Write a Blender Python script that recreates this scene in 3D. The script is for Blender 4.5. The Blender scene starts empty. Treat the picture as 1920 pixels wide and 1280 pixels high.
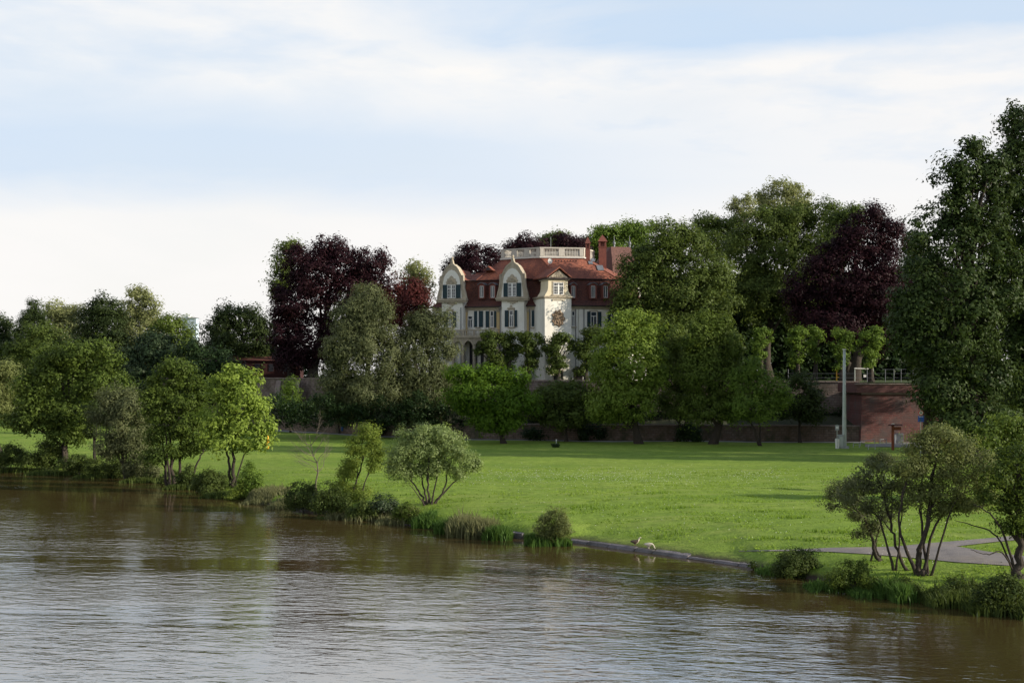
import bpy, math, random
import numpy as np
from mathutils import Vector
R = math.radians
C = bpy.context.scene.collection
F = 2666.667; H = 9.2; HY = 700.0      # focal length (px of the 1920 frame), camera height, horizon row
rng = np.random.default_rng(7); random.seed(7)

# ------------------------------------------------------------------ camera
cam = bpy.data.cameras.new('camera'); co = bpy.data.objects.new('camera', cam); C.objects.link(co)
co.location = (0, 0, H); co.rotation_euler = (R(90), 0, 0)
cam.lens = 50; cam.sensor_width = 36; cam.shift_y = 60.0/1920; cam.clip_start = .5; cam.clip_end = 9000
sc = bpy.context.scene; sc.camera = co
# ------------------------------------------------------------------ light
SUN_EL, SUN_AZ = 18.5, -17.0      # azimuth: degrees from +X, negative is towards the camera side
sv = Vector((math.cos(R(SUN_AZ))*math.cos(R(SUN_EL)), math.sin(R(SUN_AZ))*math.cos(R(SUN_EL)), math.sin(R(SUN_EL))))
sl = bpy.data.lights.new('sun', 'SUN'); sl.energy = 5.0; sl.angle = R(.6); sl.color = (1, .90, .74)
so = bpy.data.objects.new('sun', sl); C.objects.link(so); so.rotation_euler = sv.to_track_quat('Z', 'Y').to_euler(); so.location = (60, -20, 60)
w = bpy.data.worlds.new('World'); sc.world = w; w.use_nodes = True
vs = sc.view_settings; vs.view_transform = 'Standard'; vs.look = 'None'; vs.gamma = 1; vs.exposure = 0.45; vs.use_curve_mapping = False
sc.cycles.max_bounces = 6; sc.cycles.diffuse_bounces = 3; sc.cycles.glossy_bounces = 3; sc.cycles.transmission_bounces = 4; sc.cycles.transparent_max_bounces = 4
sc.cycles.caustics_reflective = False; sc.cycles.caustics_refractive = False

class NT:
    """short-hand for building node trees"""
    def __init__(s, t): s.t = t; s.n = t.nodes; s.l = t.links
    def node(s, typ, **k):
        n = s.n.new(typ)
        for a, b in k.items():
            if a == 'inp':
                for i, v in b.items():
                    if isinstance(v, bpy.types.NodeSocket): s.l.new(v, n.inputs[i])
                    else: n.inputs[i].default_value = v
            else: setattr(n, a, b)
        return n
    def math(s, op, a, b=0.0, c=None, clamp=False):
        i = {0: a, 1: b}
        if c is not None: i[2] = c
        return s.node('ShaderNodeMath', operation=op, use_clamp=clamp, inp=i).outputs[0]
    def noise(s, vec, scale, detail=3, rough=.55, dist=0.0):
        return s.node('ShaderNodeTexNoise', inp={'Vector': vec, 'Scale': scale, 'Detail': detail, 'Roughness': rough, 'Distortion': dist}).outputs[0]
    def ramp(s, fac, stops):
        n = s.node('ShaderNodeValToRGB', inp={0: fac}); e = n.color_ramp.elements
        while len(e) < len(stops): e.new(.5)
        for x, (p, c) in zip(e, stops):
            x.position = p; x.color = (c, c, c, 1) if not hasattr(c, '__len__') else (*c[:3], 1)
        return n.outputs[0]
    def mix(s, fac, a, b, blend='MIX'):
        n = s.node('ShaderNodeMix', data_type='RGBA', blend_type=blend)
        for sock, v in ((n.inputs[0], fac), (n.inputs[6], a), (n.inputs[7], b)):
            if isinstance(v, bpy.types.NodeSocket): s.l.new(v, sock)
            else: sock.default_value = v if not hasattr(v, '__len__') else (*v[:3], 1)
        return n.outputs[2]
    def mapping(s, vec, scale=(1, 1, 1), loc=(0, 0, 0), rot=(0, 0, 0)):
        return s.node('ShaderNodeMapping', inp={'Vector': vec, 'Scale': scale, 'Location': loc, 'Rotation': rot}).outputs[0]

# sky: Nishita behind a thin layered cloud deck
T = NT(w.node_tree); T.n.clear()
sky = T.node('ShaderNodeTexSky', sky_type='NISHITA', sun_disc=False, sun_elevation=R(SUN_EL), sun_rotation=R(90 - SUN_AZ), air_density=1.0, dust_density=1.5, ozone_density=1.5)
bg1 = T.node('ShaderNodeBackground', inp={'Color': sky.outputs[0], 'Strength': .12})
gen = T.node('ShaderNodeTexCoord').outputs['Generated']
sep = T.node('ShaderNodeSeparateXYZ', inp={0: gen})
sx, sy, sz = sep.outputs
hyp = T.math('SQRT', T.math('ADD', T.math('MULTIPLY', sx, sx), T.math('MULTIPLY', sy, sy)))
hyp = T.math('MAXIMUM', hyp, .05)
v = T.math('DIVIDE', sz, hyp)                 # tangent of elevation
u = T.math('DIVIDE', sx, hyp)                 # sine of azimuth from the view axis
cv = T.node('ShaderNodeCombineXYZ', inp={0: u, 1: T.math('DIVIDE', sy, hyp), 2: T.math('MULTIPLY', v, 3.6)}).outputs[0]
n1 = T.noise(cv, 4.5, 6, .55, .4)
n2 = T.noise(T.mapping(cv, (1, 1, 1), (3.1, 1.7, .4)), 11, 4, .55, .2)
def gauss(x, c, wd):
    d = T.math('DIVIDE', T.math('SUBTRACT', x, c), wd)
    return T.math('EXPONENT', T.math('MULTIPLY', T.math('MULTIPLY', d, d), -1))
vn = T.math('ADD', v, T.math('MULTIPLY', T.math('SUBTRACT', n1, .5), .10))
vn = T.math('ADD', vn, T.math('MULTIPLY', T.math('SUBTRACT', n2, .5), .03))
# broad blue-grey gap on the left with a crisp lower edge, a paler veil above it, a blue corner at the upper right
lo_ = T.ramp(T.math('ADD', T.math('MULTIPLY', v, .55), T.math('MULTIPLY', vn, .45)), [(.104, 0.0), (.136, .85), (.165, .85), (.215, .0)])
gapA = T.math('MULTIPLY', lo_, T.ramp(T.math('ADD', u, .5), [(.30, .95), (.50, .70), (.68, .25), (.80, .10)]))
gapB = T.math('MULTIPLY', T.ramp(T.math('ADD', T.math('MULTIPLY', v, .6), T.math('MULTIPLY', vn, .4)), [(.218, 0.0), (.234, 1.0)]), T.ramp(T.math('ADD', T.math('ADD', u, .5), T.math('MULTIPLY', T.math('SUBTRACT', n1, .5), .35)), [(.43, .12), (.57, 1.0)]))
veil = T.math('MULTIPLY', T.ramp(n2, [(.38, 0.0), (.68, .55)]), T.ramp(v, [(.10, 0.0), (.16, 1.0)]))
gap = T.math('MAXIMUM', T.math('MAXIMUM', gapA, gapB), veil, clamp=True)
gap = T.math('MULTIPLY', gap, T.ramp(n1, [(.25, .70), (.60, 1.0)]))
shade = T.mix(T.ramp(n1, [(.35, 0.0), (.65, 1.0)]), (.84, .87, .905), (.95, .925, .895))
low = T.ramp(v, [(.05, 1.0), (.12, .9), (.16, 0.0)])
warm = T.mix(T.math('MAXIMUM', T.ramp(T.math('ADD', u, .5), [(.45, 0.0), (.8, 1.0)]), low), shade, (.925, .905, .888))
ccol = T.mix(gap, warm, (.575, .71, .88))
bg2 = T.node('ShaderNodeBackground', inp={'Color': ccol, 'Strength': .78})
cov = T.ramp(T.math('MULTIPLY', v, 1.0), [(.0, 1.0), (.34, .95), (.65, .60), (1.0, .25)])
cov = T.math('MULTIPLY', cov, T.ramp(n1, [(.2, .88), (.6, 1.0)]))
ms = T.node('ShaderNodeMixShader', inp={0: cov, 1: bg1.outputs[0], 2: bg2.outputs[0]})
T.l.new(ms.outputs[0], T.node('ShaderNodeOutputWorld').inputs[0])

# ------------------------------------------------------------------ materials
def new_mat(name):
    m = bpy.data.materials.new(name); m.use_nodes = True; t = NT(m.node_tree); t.n.clear()
    return m, t
def finish(t, sh): t.l.new(sh, t.node('ShaderNodeOutputMaterial').inputs[0])
def surf(name, c1, c2=None, scale=2.0, rough=.8, bump=.0, bscale=None, stretch=(1, 1, 1), metal=0, spec=.3, stain=None, detail=5):
    m, t = new_mat(name)
    tc = t.node('ShaderNodeTexCoord').outputs['Object']; vec = t.mapping(tc, stretch)
    c2 = c2 or tuple(x*.75 for x in c1)
    n = t.noise(vec, scale, detail, .6)
    col = t.mix(t.ramp(n, [(.3, 0.0), (.7, 1.0)]), c1, c2)
    if stain:
        n3 = t.noise(t.mapping(tc, (1, 1, .25)), .5, 4, .6)
        col = t.mix(t.ramp(n3, [(.48, 0.0), (.72, .8)]), col, stain)
    p = t.node('ShaderNodeBsdfPrincipled', inp={'Base Color': col, 'Roughness': rough, 'Metallic': metal, 'Specular IOR Level': spec})
    if bump:
        b = t.node('ShaderNodeBump', inp={'Height': t.noise(vec, bscale or scale*3, 4, .6), 'Strength': bump, 'Distance': .1})
        t.l.new(b.outputs[0], p.inputs['Normal'])
    finish(t, p.outputs[0]); return m
def foliage(name, dark, light, accent=None, acc_at=.9, trans=.30, gloss=.25):
    m, t = new_mat(name)
    tone = t.node('ShaderNodeAttribute', attribute_name='tone').outputs['Fac']
    st = [(0, dark), (.8, light)]
    if accent: st = [(0, dark), (acc_at-.08, light), (acc_at, accent)]
    col = t.ramp(tone, st)
    d = t.node('ShaderNodeBsdfPrincipled', inp={'Base Color': col, 'Roughness': .5, 'Specular IOR Level': gloss*.38})
    tcol = t.mix(.5, col, (light[0]*1.35, light[1]*1.3, light[2]*.7))
    tr = t.node('ShaderNodeBsdfTranslucent', inp={'Color': tcol})
    s = t.node('ShaderNodeMixShader', inp={0: trans, 1: d.outputs[0], 2: tr.outputs[0]})
    finish(t, s.outputs[0]); return m
def masonry(name, c1, c2, mortar, bw, bh, stain=None, bump=.6, msz=.02):
    m, t = new_mat(name)
    tc = t.node('ShaderNodeTexCoord').outputs['Object']
    sp = t.node('ShaderNodeSeparateXYZ', inp={0: tc}).outputs
    wob = t.noise(tc, 1.3, 3)
    vec = t.node('ShaderNodeCombineXYZ', inp={0: t.math('ADD', sp[0], t.math('MULTIPLY', wob, .25)), 1: t.math('ADD', sp[2], t.math('MULTIPLY', wob, .12)), 2: 0.0}).outputs[0]
    br = t.node('ShaderNodeTexBrick', inp={'Vector': vec, 'Color1': (*c1, 1), 'Color2': (*c2, 1), 'Mortar': (*mortar, 1), 'Scale': 1.0, 'Mortar Size': msz, 'Brick Width': bw, 'Row Height': bh, 'Bias': 0.0})
    n = t.noise(tc, 2.2, 6, .65)
    col = t.mix(t.ramp(n, [(.3, .0), (.7, .7)]), br.outputs[0], tuple(x*.55 for x in c1), 'MIX')
    n4 = t.noise(tc, .55, 4, .6)
    if stain: col = t.mix(t.ramp(n4, [(.45, 0.0), (.65, .85)]), col, stain)
    p = t.node('ShaderNodeBsdfPrincipled', inp={'Base Color': col, 'Roughness': .9, 'Specular IOR Level': .2})
    hgt = t.math('ADD', t.math('MULTIPLY', br.outputs[1], -1.0), t.math('MULTIPLY', n, .8))
    b = t.node('ShaderNodeBump', inp={'Height': hgt, 'Strength': bump, 'Distance': .06}); t.l.new(b.outputs[0], p.inputs['Normal'])
    finish(t, p.outputs[0]); return m

M = {}
M['plaster'] = surf('plaster', (.76, .74, .67), (.66, .64, .58), .8, .85, .15, 6, stain=(.50, .48, .42))
M['cream'] = surf('cream_plaster', (.66, .58, .42), (.58, .51, .37), .9, .85, .12, 6)
M['sandstone'] = surf('sandstone', (.45, .39, .30), (.35, .30, .225), 2.5, .85, .5, 9, stain=(.22, .19, .15))
M['crest'] = surf('carved_crest_stone', (.38, .28, .19), (.22, .155, .105), 4, .9, .6, 12)
M['balustrade'] = surf('balustrade_stone', (.50, .46, .40), (.41, .38, .34), 2, .85, .3, 9)
M['oldred'] = surf('dark_red_render', (.05, .016, .014), (.04, .014, .013), 2, .9)
M['ochre'] = surf('ochre_render', (.52, .39, .20), (.44, .33, .17), 1.2, .85)
M['redstone'] = surf('red_sandstone', (.19, .066, .048), (.13, .045, .038), 3, .85, .3, 9)
M['shutter'] = surf('shutter_paint', (.012, .040, .050), (.010, .030, .042), 6, .45, .4, 20, (1, 1, 6))
M['white'] = surf('white_paint', (.74, .73, .70), (.66, .65, .62), 3, .5)
M['curtain'] = surf('curtain', (.10, .11, .13), (.03, .035, .045), 1.7, .3)
M['lead'] = surf('lead_sheet', (.20, .21, .23), (.13, .135, .15), 2, .45, metal=.3)
M['gutter'] = surf('dark_gutter', (.035, .022, .022), (.025, .018, .02), 2, .6)
M['stonewall'] = masonry('rubble_wall', (.20, .145, .125), (.26, .21, .185), (.14, .12, .105), .62, .30, stain=(.07, .06, .045), bump=.9, msz=.03)
M['lowwall'] = masonry('low_rubble_wall', (.18, .125, .095), (.22, .17, .14), (.11, .095, .08), .55, .28, stain=(.05, .055, .03), bump=.9, msz=.03)
M['brickwall'] = masonry('red_ashlar_wall', (.150, .060, .055), (.195, .090, .080), (.13, .10, .095), .75, .27, stain=(.10, .078, .075), bump=.7, msz=.025)
M['parapet'] = masonry('parapet_stone', (.150, .072, .068), (.125, .064, .060), (.12, .07, .06), 2.4, .55, bump=.4, msz=.02)
M['coping'] = surf('coping_stone', (.24, .19, .165), (.17, .13, .115), 2, .85, .4, 8)
M['concrete'] = surf('bank_concrete', (.19, .17, .175), (.11, .10, .105), 1.5, .8, .8, 7, stain=(.06, .06, .045))
M['asphalt'] = surf('asphalt_path', (.235, .210, .200), (.175, .158, .152), 1.2, .9, .4, 25, stain=(.26, .22, .18))
M['gravel'] = surf('gravel_path', (.26, .25, .23), (.19, .185, .165), 1.2, .9, .3, 25)
M['steel'] = surf('galvanised_steel', (.46, .50, .46), (.36, .40, .37), 1.5, .5, metal=.1)
M['cabinet'] = surf('grey_cabinet', (.36, .38, .38), (.28, .30, .30), 2, .6)
M['bark'] = surf('bark', (.055, .043, .033), (.030, .025, .020), 3, .9, .9, 9, (1, 1, .25))
M['palebark'] = surf('pale_bark', (.16, .135, .105), (.09, .075, .06), 3, .9, .8, 9, (1, 1, .25))
M['rock'] = surf('river_rock', (.17, .155, .15), (.09, .082, .08), 3, .85, .8, 9)
M['woodred'] = surf('red_brown_wood', (.22, .065, .03), (.15, .045, .02), 3, .7, .3, 12, (1, 1, .3))
M['blue'] = surf('blue_enamel', (.03, .09, .42), (.025, .08, .36), 3, .4)
M['bluebag'] = surf('blue_plastic', (.05, .13, .33), (.04, .10, .26), 6, .4)
M['signred'] = surf('sign_red', (.45, .03, .03), (.42, .03, .03), 3, .4)
M['black'] = surf('black_paint', (.02, .02, .025), (.015, .015, .02), 3, .5)
M['yellow'] = surf('yellow_plastic', (.75, .42, .03), (.68, .38, .03), 3, .5)
M['redplay'] = surf('red_play_paint', (.35, .05, .04), (.3, .04, .03), 3, .5)
M['farwall'] = surf('haze_blue_wall', (.50, .60, .74), (.55, .64, .76), .1, .7)  # distance haze is mixed into this wall colour
M['fargrey'] = surf('far_grey_concrete', (.55, .57, .60), (.50, .52, .55), .1, .8)
def roofmat(name, c1, c2, c3):
    m, t = new_mat(name)
    tc = t.node('ShaderNodeTexCoord').outputs['Object']
    sp = t.node('ShaderNodeSeparateXYZ', inp={0: tc}).outputs
    rows = t.node('ShaderNodeTexWave', wave_type='BANDS', bands_direction='Z', wave_profile='SAW', inp={'Vector': tc, 'Scale': 1.3, 'Distortion': .3}).outputs[1]
    n = t.noise(t.mapping(tc, (1, 1, .5)), .6, 6, .7); n2 = t.noise(tc, 5.5, 3, .7)
    col = t.mix(t.ramp(n, [(.40, 0.0), (.58, 1.0)]), c1, c2)
    col = t.mix(t.ramp(n2, [(.42, 0.0), (.68, .85)]), col, c3)
    p = t.node('ShaderNodeBsdfPrincipled', inp={'Base Color': col, 'Roughness': .8, 'Specular IOR Level': .25})
    b = t.node('ShaderNodeBump', inp={'Height': t.math('ADD', rows, t.math('MULTIPLY', n2, 1.2)), 'Strength': .7, 'Distance': .05}); t.l.new(b.outputs[0], p.inputs['Normal'])
    finish(t, p.outputs[0]); return m
M['roof'] = roofmat('red_roof_tiles', (.33, .115, .068), (.20, .072, .050), (.10, .042, .036))
M['roofpink'] = roofmat('weathered_pink_tiles', (.20, .105, .085), (.15, .08, .07), (.10, .05, .045))
M['roofdark'] = roofmat('old_dark_tiles', (.085, .032, .027), (.048, .022, .022), (.15, .055, .034))
m, t = new_mat('window_glass'); M['glass'] = m
tc = t.node('ShaderNodeTexCoord').outputs['Object']
p = t.node('ShaderNodeBsdfPrincipled', inp={'Base Color': t.mix(t.noise(tc, 1.5, 2), (.02, .025, .035), (.06, .07, .09)), 'Roughness': .06, 'Specular IOR Level': .6}); finish(t, p.outputs[0])

# species palettes (dark, light)
FO = {
 'beech': foliage('copper_beech_leaves', (.011, .005, .008), (.040, .015, .019), trans=.22, gloss=.2),
 'beechred': foliage('red_beech_leaves', (.035, .011, .012), (.120, .036, .032), trans=.3, gloss=.2),
 'linden': foliage('linden_leaves', (.026, .044, .012), (.125, .170, .038), trans=.35),
 'dark': foliage('dark_leaves', (.014, .025, .010), (.060, .085, .024), trans=.28),
 'poplar': foliage('poplar_leaves', (.016, .030, .011), (.058, .088, .023), trans=.26, gloss=.3),
 'maple': foliage('maple_leaves', (.034, .068, .012), (.160, .240, .042), trans=.4),
 'lime': foliage('fresh_maple_leaves', (.055, .095, .014), (.260, .350, .065), trans=.42),
 'bright': foliage('bright_green_leaves', (.030, .075, .010), (.125, .210, .022), trans=.4),
 'willow': foliage('willow_leaves', (.045, .062, .018), (.220, .250, .090), trans=.4, gloss=.3),
 'greywillow': foliage('grey_willow_leaves', (.034, .046, .018), (.165, .185, .085), trans=.34, gloss=.3),
 'silver': foliage('silver_willow_leaves', (.050, .074, .022), (.270, .350, .120), trans=.38, gloss=.8),
 'olive': foliage('olive_leaves', (.026, .048, .010), (.135, .188, .036), trans=.38),
 'yellow': foliage('yellow_green_leaves', (.055, .092, .014), (.245, .310, .060), trans=.42),
 'pale': foliage('pale_blossoming_leaves', (.085, .105, .038), (.300, .320, .140), (.60, .57, .40), .84, trans=.4),
 'blossom': foliage('dark_blossoming_leaves', (.018, .036, .018), (.055, .080, .038), (.34, .36, .28), .93, trans=.25),
 'shrub': foliage('shrub_leaves', (.024, .042, .012), (.105, .140, .034), trans=.34),
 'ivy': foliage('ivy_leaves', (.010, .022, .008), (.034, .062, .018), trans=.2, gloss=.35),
 'reed': foliage('reed_blades', (.035, .075, .015), (.090, .165, .035), trans=.35),
 'drygrass': foliage('dry_grass_blades', (.085, .100, .040), (.200, .200, .100), trans=.35),
}

# ------------------------------------------------------------------ helpers
def W(px, py, D): return np.array([(px-960)/F*D, D, H-(py-HY)/F*D])
def tag(o, label=None, cat=None, group=None, kind=None):
    if label: o['label'] = label
    if cat: o['category'] = cat
    if group: o['group'] = group
    if kind: o['kind'] = kind
    return o
def empty(name, loc, label=None, cat=None, group=None):
    o = bpy.data.objects.new(name, None); C.objects.link(o); o.location = loc; o.empty_display_size = .3
    return tag(o, label, cat, group)
def link(name, me, mat, parent=None, off=None):
    """mesh data is in world coordinates; a child of an empty is shifted by the empty's position"""
    o = bpy.data.objects.new(name, me); C.objects.link(o)
    if mat: me.materials.append(mat)
    if parent is not None:
        o.parent = parent
        p = parent
        base = Vector(parent.location)
        while p.parent is not None: p = p.parent; base += Vector(p.location)
        o.location = -base
    return o
def npmesh(name, verts, faces, mat, parent=None, tone=None, smooth=False):
    verts = np.asarray(verts, np.float32); faces = np.asarray(faces, np.int32)
    me = bpy.data.meshes.new(name); k = faces.shape[1]
    me.vertices.add(len(verts)); me.vertices.foreach_set('co', verts.ravel())
    me.loops.add(faces.size); me.loops.foreach_set('vertex_index', faces.ravel())
    me.polygons.add(len(faces)); me.polygons.foreach_set('loop_start', np.arange(0, faces.size, k, dtype=np.int32))
    me.polygons.foreach_set('use_smooth', np.full(len(faces), smooth, bool))
    if tone is not None:
        a = me.attributes.new('tone', 'FLOAT', 'POINT'); a.data.foreach_set('value', np.asarray(tone, np.float32))
    me.update(calc_edges=True)
    return link(name, me, mat, parent)
class MB:
    def __init__(s): s.v = []; s.f = []
    def add(s, vs, fs):
        k = len(s.v); s.v += [tuple(map(float, p)) for p in vs]; s.f += [tuple(i+k for i in f) for f in fs]; return s
    def hexa(s, p):       # 8 points: bottom 4 then top 4, same order
        return s.add(p, [(3, 2, 1, 0), (4, 5, 6, 7), (0, 1, 5, 4), (1, 2, 6, 5), (2, 3, 7, 6), (3, 0, 4, 7)])
    def box(s, x0, x1, y0, y1, z0, z1):
        return s.hexa([(x0, y0, z0), (x1, y0, z0), (x1, y1, z0), (x0, y1, z0), (x0, y0, z1), (x1, y0, z1), (x1, y1, z1), (x0, y1, z1)])
    def tube(s, pts, rads, n=6, cap=True):
        vs, fs = tube_np(np.array(pts, float), np.array(rads, float), n)
        fs = [tuple(f) for f in fs]
        if cap:
            m = len(vs); fs += [tuple(range(n-1, -1, -1)), tuple(range(m-n, m))]
        return s.add(vs, fs)
    def build(s, name, mat, parent=None, bevel=0, smooth=False):
        me = bpy.data.meshes.new(name); me.from_pydata(s.v, [], s.f); me.update()
        if smooth: me.polygons.foreach_set('use_smooth', np.full(len(me.polygons), True))
        o = link(name, me, mat, parent)
        if bevel:
            b = o.modifiers.new('bevel', 'BEVEL'); b.width = bevel; b.segments = 1; b.limit_method = 'ANGLE'
        return o
def tube_np(pts, rads, n=6):
    m = len(pts); t = np.gradient(pts, axis=0); t /= np.linalg.norm(t, axis=1, keepdims=True)+1e-9
    ref = np.array([0.31, .95, .1]); ref = ref/np.linalg.norm(ref)
    a = np.cross(t, ref); a /= np.linalg.norm(a, axis=1, keepdims=True)+1e-9
    b = np.cross(t, a)
    th = np.arange(n)*2*np.pi/n
    v = pts[:, None, :] + rads[:, None, None]*(a[:, None, :]*np.cos(th)[None, :, None] + b[:, None, :]*np.sin(th)[None, :, None])
    f = []
    i = np.arange(m-1)[:, None]*n; j = np.arange(n)[None, :]; k = (j+1) % n
    f = np.stack([i+j, i+k, i+n+k, i+n+j], -1).reshape(-1, 4)
    return v.reshape(-1, 3), f

# ------------------------------------------------------------------ terrain
SH = [(-430, 868), (-200, 873), (0, 880), (120, 886), (240, 893), (340, 912), (440, 932), (520, 950), (600, 962), (700, 972), (770, 985), (860, 998), (960, 1007),
      (1080, 1018), (1240, 1040), (1430, 1068), (1550, 1095), (1640, 1108), (1760, 1125), (1920, 1140), (2100, 1158)]
shore = [(-900, 330), (-400, 215)] + [((px-960)/F*(F*H/(py-HY)), F*H/(py-HY)) for px, py in SH] + [(60, 41), (400, 5)]
shore = np.array(shore)
def sdist(x, y):
    x = np.asarray(x, float); y = np.asarray(y, float); best = np.full(x.shape, 1e9)
    for a, b in zip(shore[:-1], shore[1:]):
        d = b-a; L = d@d
        tt = np.clip(((x-a[0])*d[0]+(y-a[1])*d[1])/L, 0, 1)
        best = np.minimum(best, np.hypot(x-a[0]-tt*d[0], y-a[1]-tt*d[1]))
    return np.where(y > np.interp(x, shore[:, 0], shore[:, 1]), best, -best)
def smooth01(x): x = np.clip(x, 0, 1); return x*x*(3-2*x)
def wob(x, y):
    return (np.sin(x*.31+1.3+.6*np.sin(y*.17))*np.cos(y*.23+.5*np.sin(x*.11))*.05 + np.sin(x*.9+y*.5)*np.sin(y*1.1-x*.3)*.022 + np.sin(x*2.1-y*1.3)*np.sin(y*1.7+x*.8)*.012)
def gz0(x, y):
    d = sdist(x, y)
    dn = d + .35*np.sin(x*1.3)+.2*np.sin(x*3.7+y)
    m = smooth01((x-3.2)/1.0)*smooth01((12.2-x)/.8)
    dd = d*m + dn*(1-m)
    de = np.maximum(dd-1.5*m*np.exp(-np.maximum(dd-1.5, 0)/5), 0)
    fd = m*np.exp(-np.maximum(dd, 0)/3.5)
    land = (.25+.12*(1-fd))*np.clip(dd/.6, 0, 1) + .90*(1-np.exp(-de/4.5)) + wob(x, y)*np.clip(de/4, 0, 1)
    return np.where(dd > 0, land, np.maximum(-1.4, .45*dd))
xs = np.concatenate([-np.geomspace(2600, 82, 16), np.arange(-80, 80.1, .55), np.geomspace(82, 2600, 16)])
ys = np.concatenate([np.linspace(-60, 30, 8), np.arange(32, 212, .6), np.geomspace(213, 4200, 18)])
GX, GY = np.meshgrid(xs, ys); GZ = gz0(GX, GY)
def gz(x, y):
    i = int(np.clip(np.searchsorted(xs, x)-1, 0, len(xs)-2)); j = int(np.clip(np.searchsorted(ys, y)-1, 0, len(ys)-2))
    a = (x-xs[i])/(xs[i+1]-xs[i]); b = (y-ys[j])/(ys[j+1]-ys[j])
    return float(GZ[j, i]*(1-a)*(1-b)+GZ[j, i+1]*a*(1-b)+GZ[j+1, i]*(1-a)*b+GZ[j+1, i+1]*a*b)
def hit(px, py):
    z = 1.0
    for _ in range(12):
        D = F*(H-z)/(py-HY); z = .5*z+.5*gz((px-960)/F*D, D)
    D = F*(H-z)/(py-HY)
    return np.array([(px-960)/F*D, D, gz((px-960)/F*D, D)])
# meadow material
m, t = new_mat('meadow_grass'); M['meadow'] = m
tc = t.node('ShaderNodeTexCoord').outputs['Object']
n1 = t.noise(t.mapping(tc, (.6, 1.5, 1)), .09, 5, .6); n2 = t.noise(tc, 1.4, 6, .7); n3 = t.noise(t.mapping(tc, (.35, 1.6, 1)), .5, 5, .65); n4 = t.noise(tc, 9, 3, .7)
col = t.mix(t.ramp(n1, [(.35, 0.0), (.65, 1.0)]), (.165, .262, .034), (.275, .360, .060))
col = t.mix(t.ramp(n2, [(.38, .9), (.56, 0.0)]), col, (.14, .215, .028))
col = t.mix(t.ramp(n3, [(.52, 0.0), (.72, .65)]), col, (.32, .35, .095))
col = t.mix(t.ramp(n4, [(.35, .5), (.6, 0.0)]), col, (.06, .115, .016))
geo = t.node('ShaderNodeNewGeometry').outputs
zpos = t.node('ShaderNodeSeparateXYZ', inp={0: tc}).outputs[2]
col = t.mix(t.ramp(t.math('ADD', zpos, t.math('MULTIPLY', n2, .15)), [(.20, 1.0), (.42, 0.0)]), col, (.060, .048, .036))
p = t.node('ShaderNodeBsdfPrincipled', inp={'Base Color': col, 'Roughness': .9, 'Specular IOR Level': .1})
b = t.node('ShaderNodeBump', inp={'Height': t.math('ADD', t.math('MULTIPLY', n2, 1.0), t.math('MULTIPLY', n4, .5)), 'Strength': .9, 'Distance': .12}); t.l.new(b.outputs[0], p.inputs['Normal'])
finish(t, p.outputs[0])
nx, ny = len(xs), len(ys)
idx = (np.arange(ny-1)[:, None]*nx+np.arange(nx-1)[None, :])
fq = np.stack([idx, idx+1, idx+nx+1, idx+nx], -1).reshape(-1, 4)
o = npmesh('meadow', np.stack([GX, GY, GZ], -1).reshape(-1, 3), fq, M['meadow'], smooth=True); tag(o, kind='structure')

# river
m, t = new_mat('river_water'); M['water'] = m
tc = t.node('ShaderNodeTexCoord').outputs['Object']
rot = t.mapping(tc, (1, 1, 1), (0, 0, 0), (0, 0, R(10)))
big = t.noise(t.mapping(rot, (.03, .07, 1)), 1.0, 4, .6, .6)
patch = t.ramp(big, [(.40, .22), (.60, 1.15)])
w1 = t.noise(t.mapping(rot, (.8, 1.7, 1)), .95, 2, .5, .6)
w2 = t.noise(t.mapping(rot, (1.0, 1.9, 1), (4, 2, 0)), 2.3, 3, .55, .5)
w3 = t.noise(t.mapping(rot, (.25, .6, 1), (9, 1, 0)), .45, 2, .5)
sy_ = t.node('ShaderNodeSeparateXYZ', inp={0: tc}).outputs
bank = t.math('ADD', sy_[1], t.math('MULTIPLY', sy_[0], .95))     # the flow is calmer towards the left bank
near = t.ramp(t.math('DIVIDE', bank, 130.0), [(.40, 1.0), (.62, .30)])
amp = t.math('MULTIPLY', patch, near)
hgt = t.math('ADD', t.math('MULTIPLY', t.math('ADD', w1, t.math('MULTIPLY', w2, .42)), amp), t.math('MULTIPLY', w3, .12))
p = t.node('ShaderNodeBsdfPrincipled', inp={'Base Color': t.mix(t.noise(tc, .03, 3), (.070, .048, .017), (.056, .040, .016)), 'Roughness': .03, 'IOR': 3.0, 'Specular IOR Level': 1.0})
b = t.node('ShaderNodeBump', inp={'Height': hgt, 'Strength': 1.0, 'Distance': .05}); t.l.new(b.outputs[0], p.inputs['Normal'])
finish(t, p.outputs[0])
o = MB().add([(-2600, -400, 0), (2600, -400, 0), (2600, 400, 0), (-2600, 400, 0)], [(0, 1, 2, 3)]).build('river', M['water']); tag(o, kind='structure')

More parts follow.
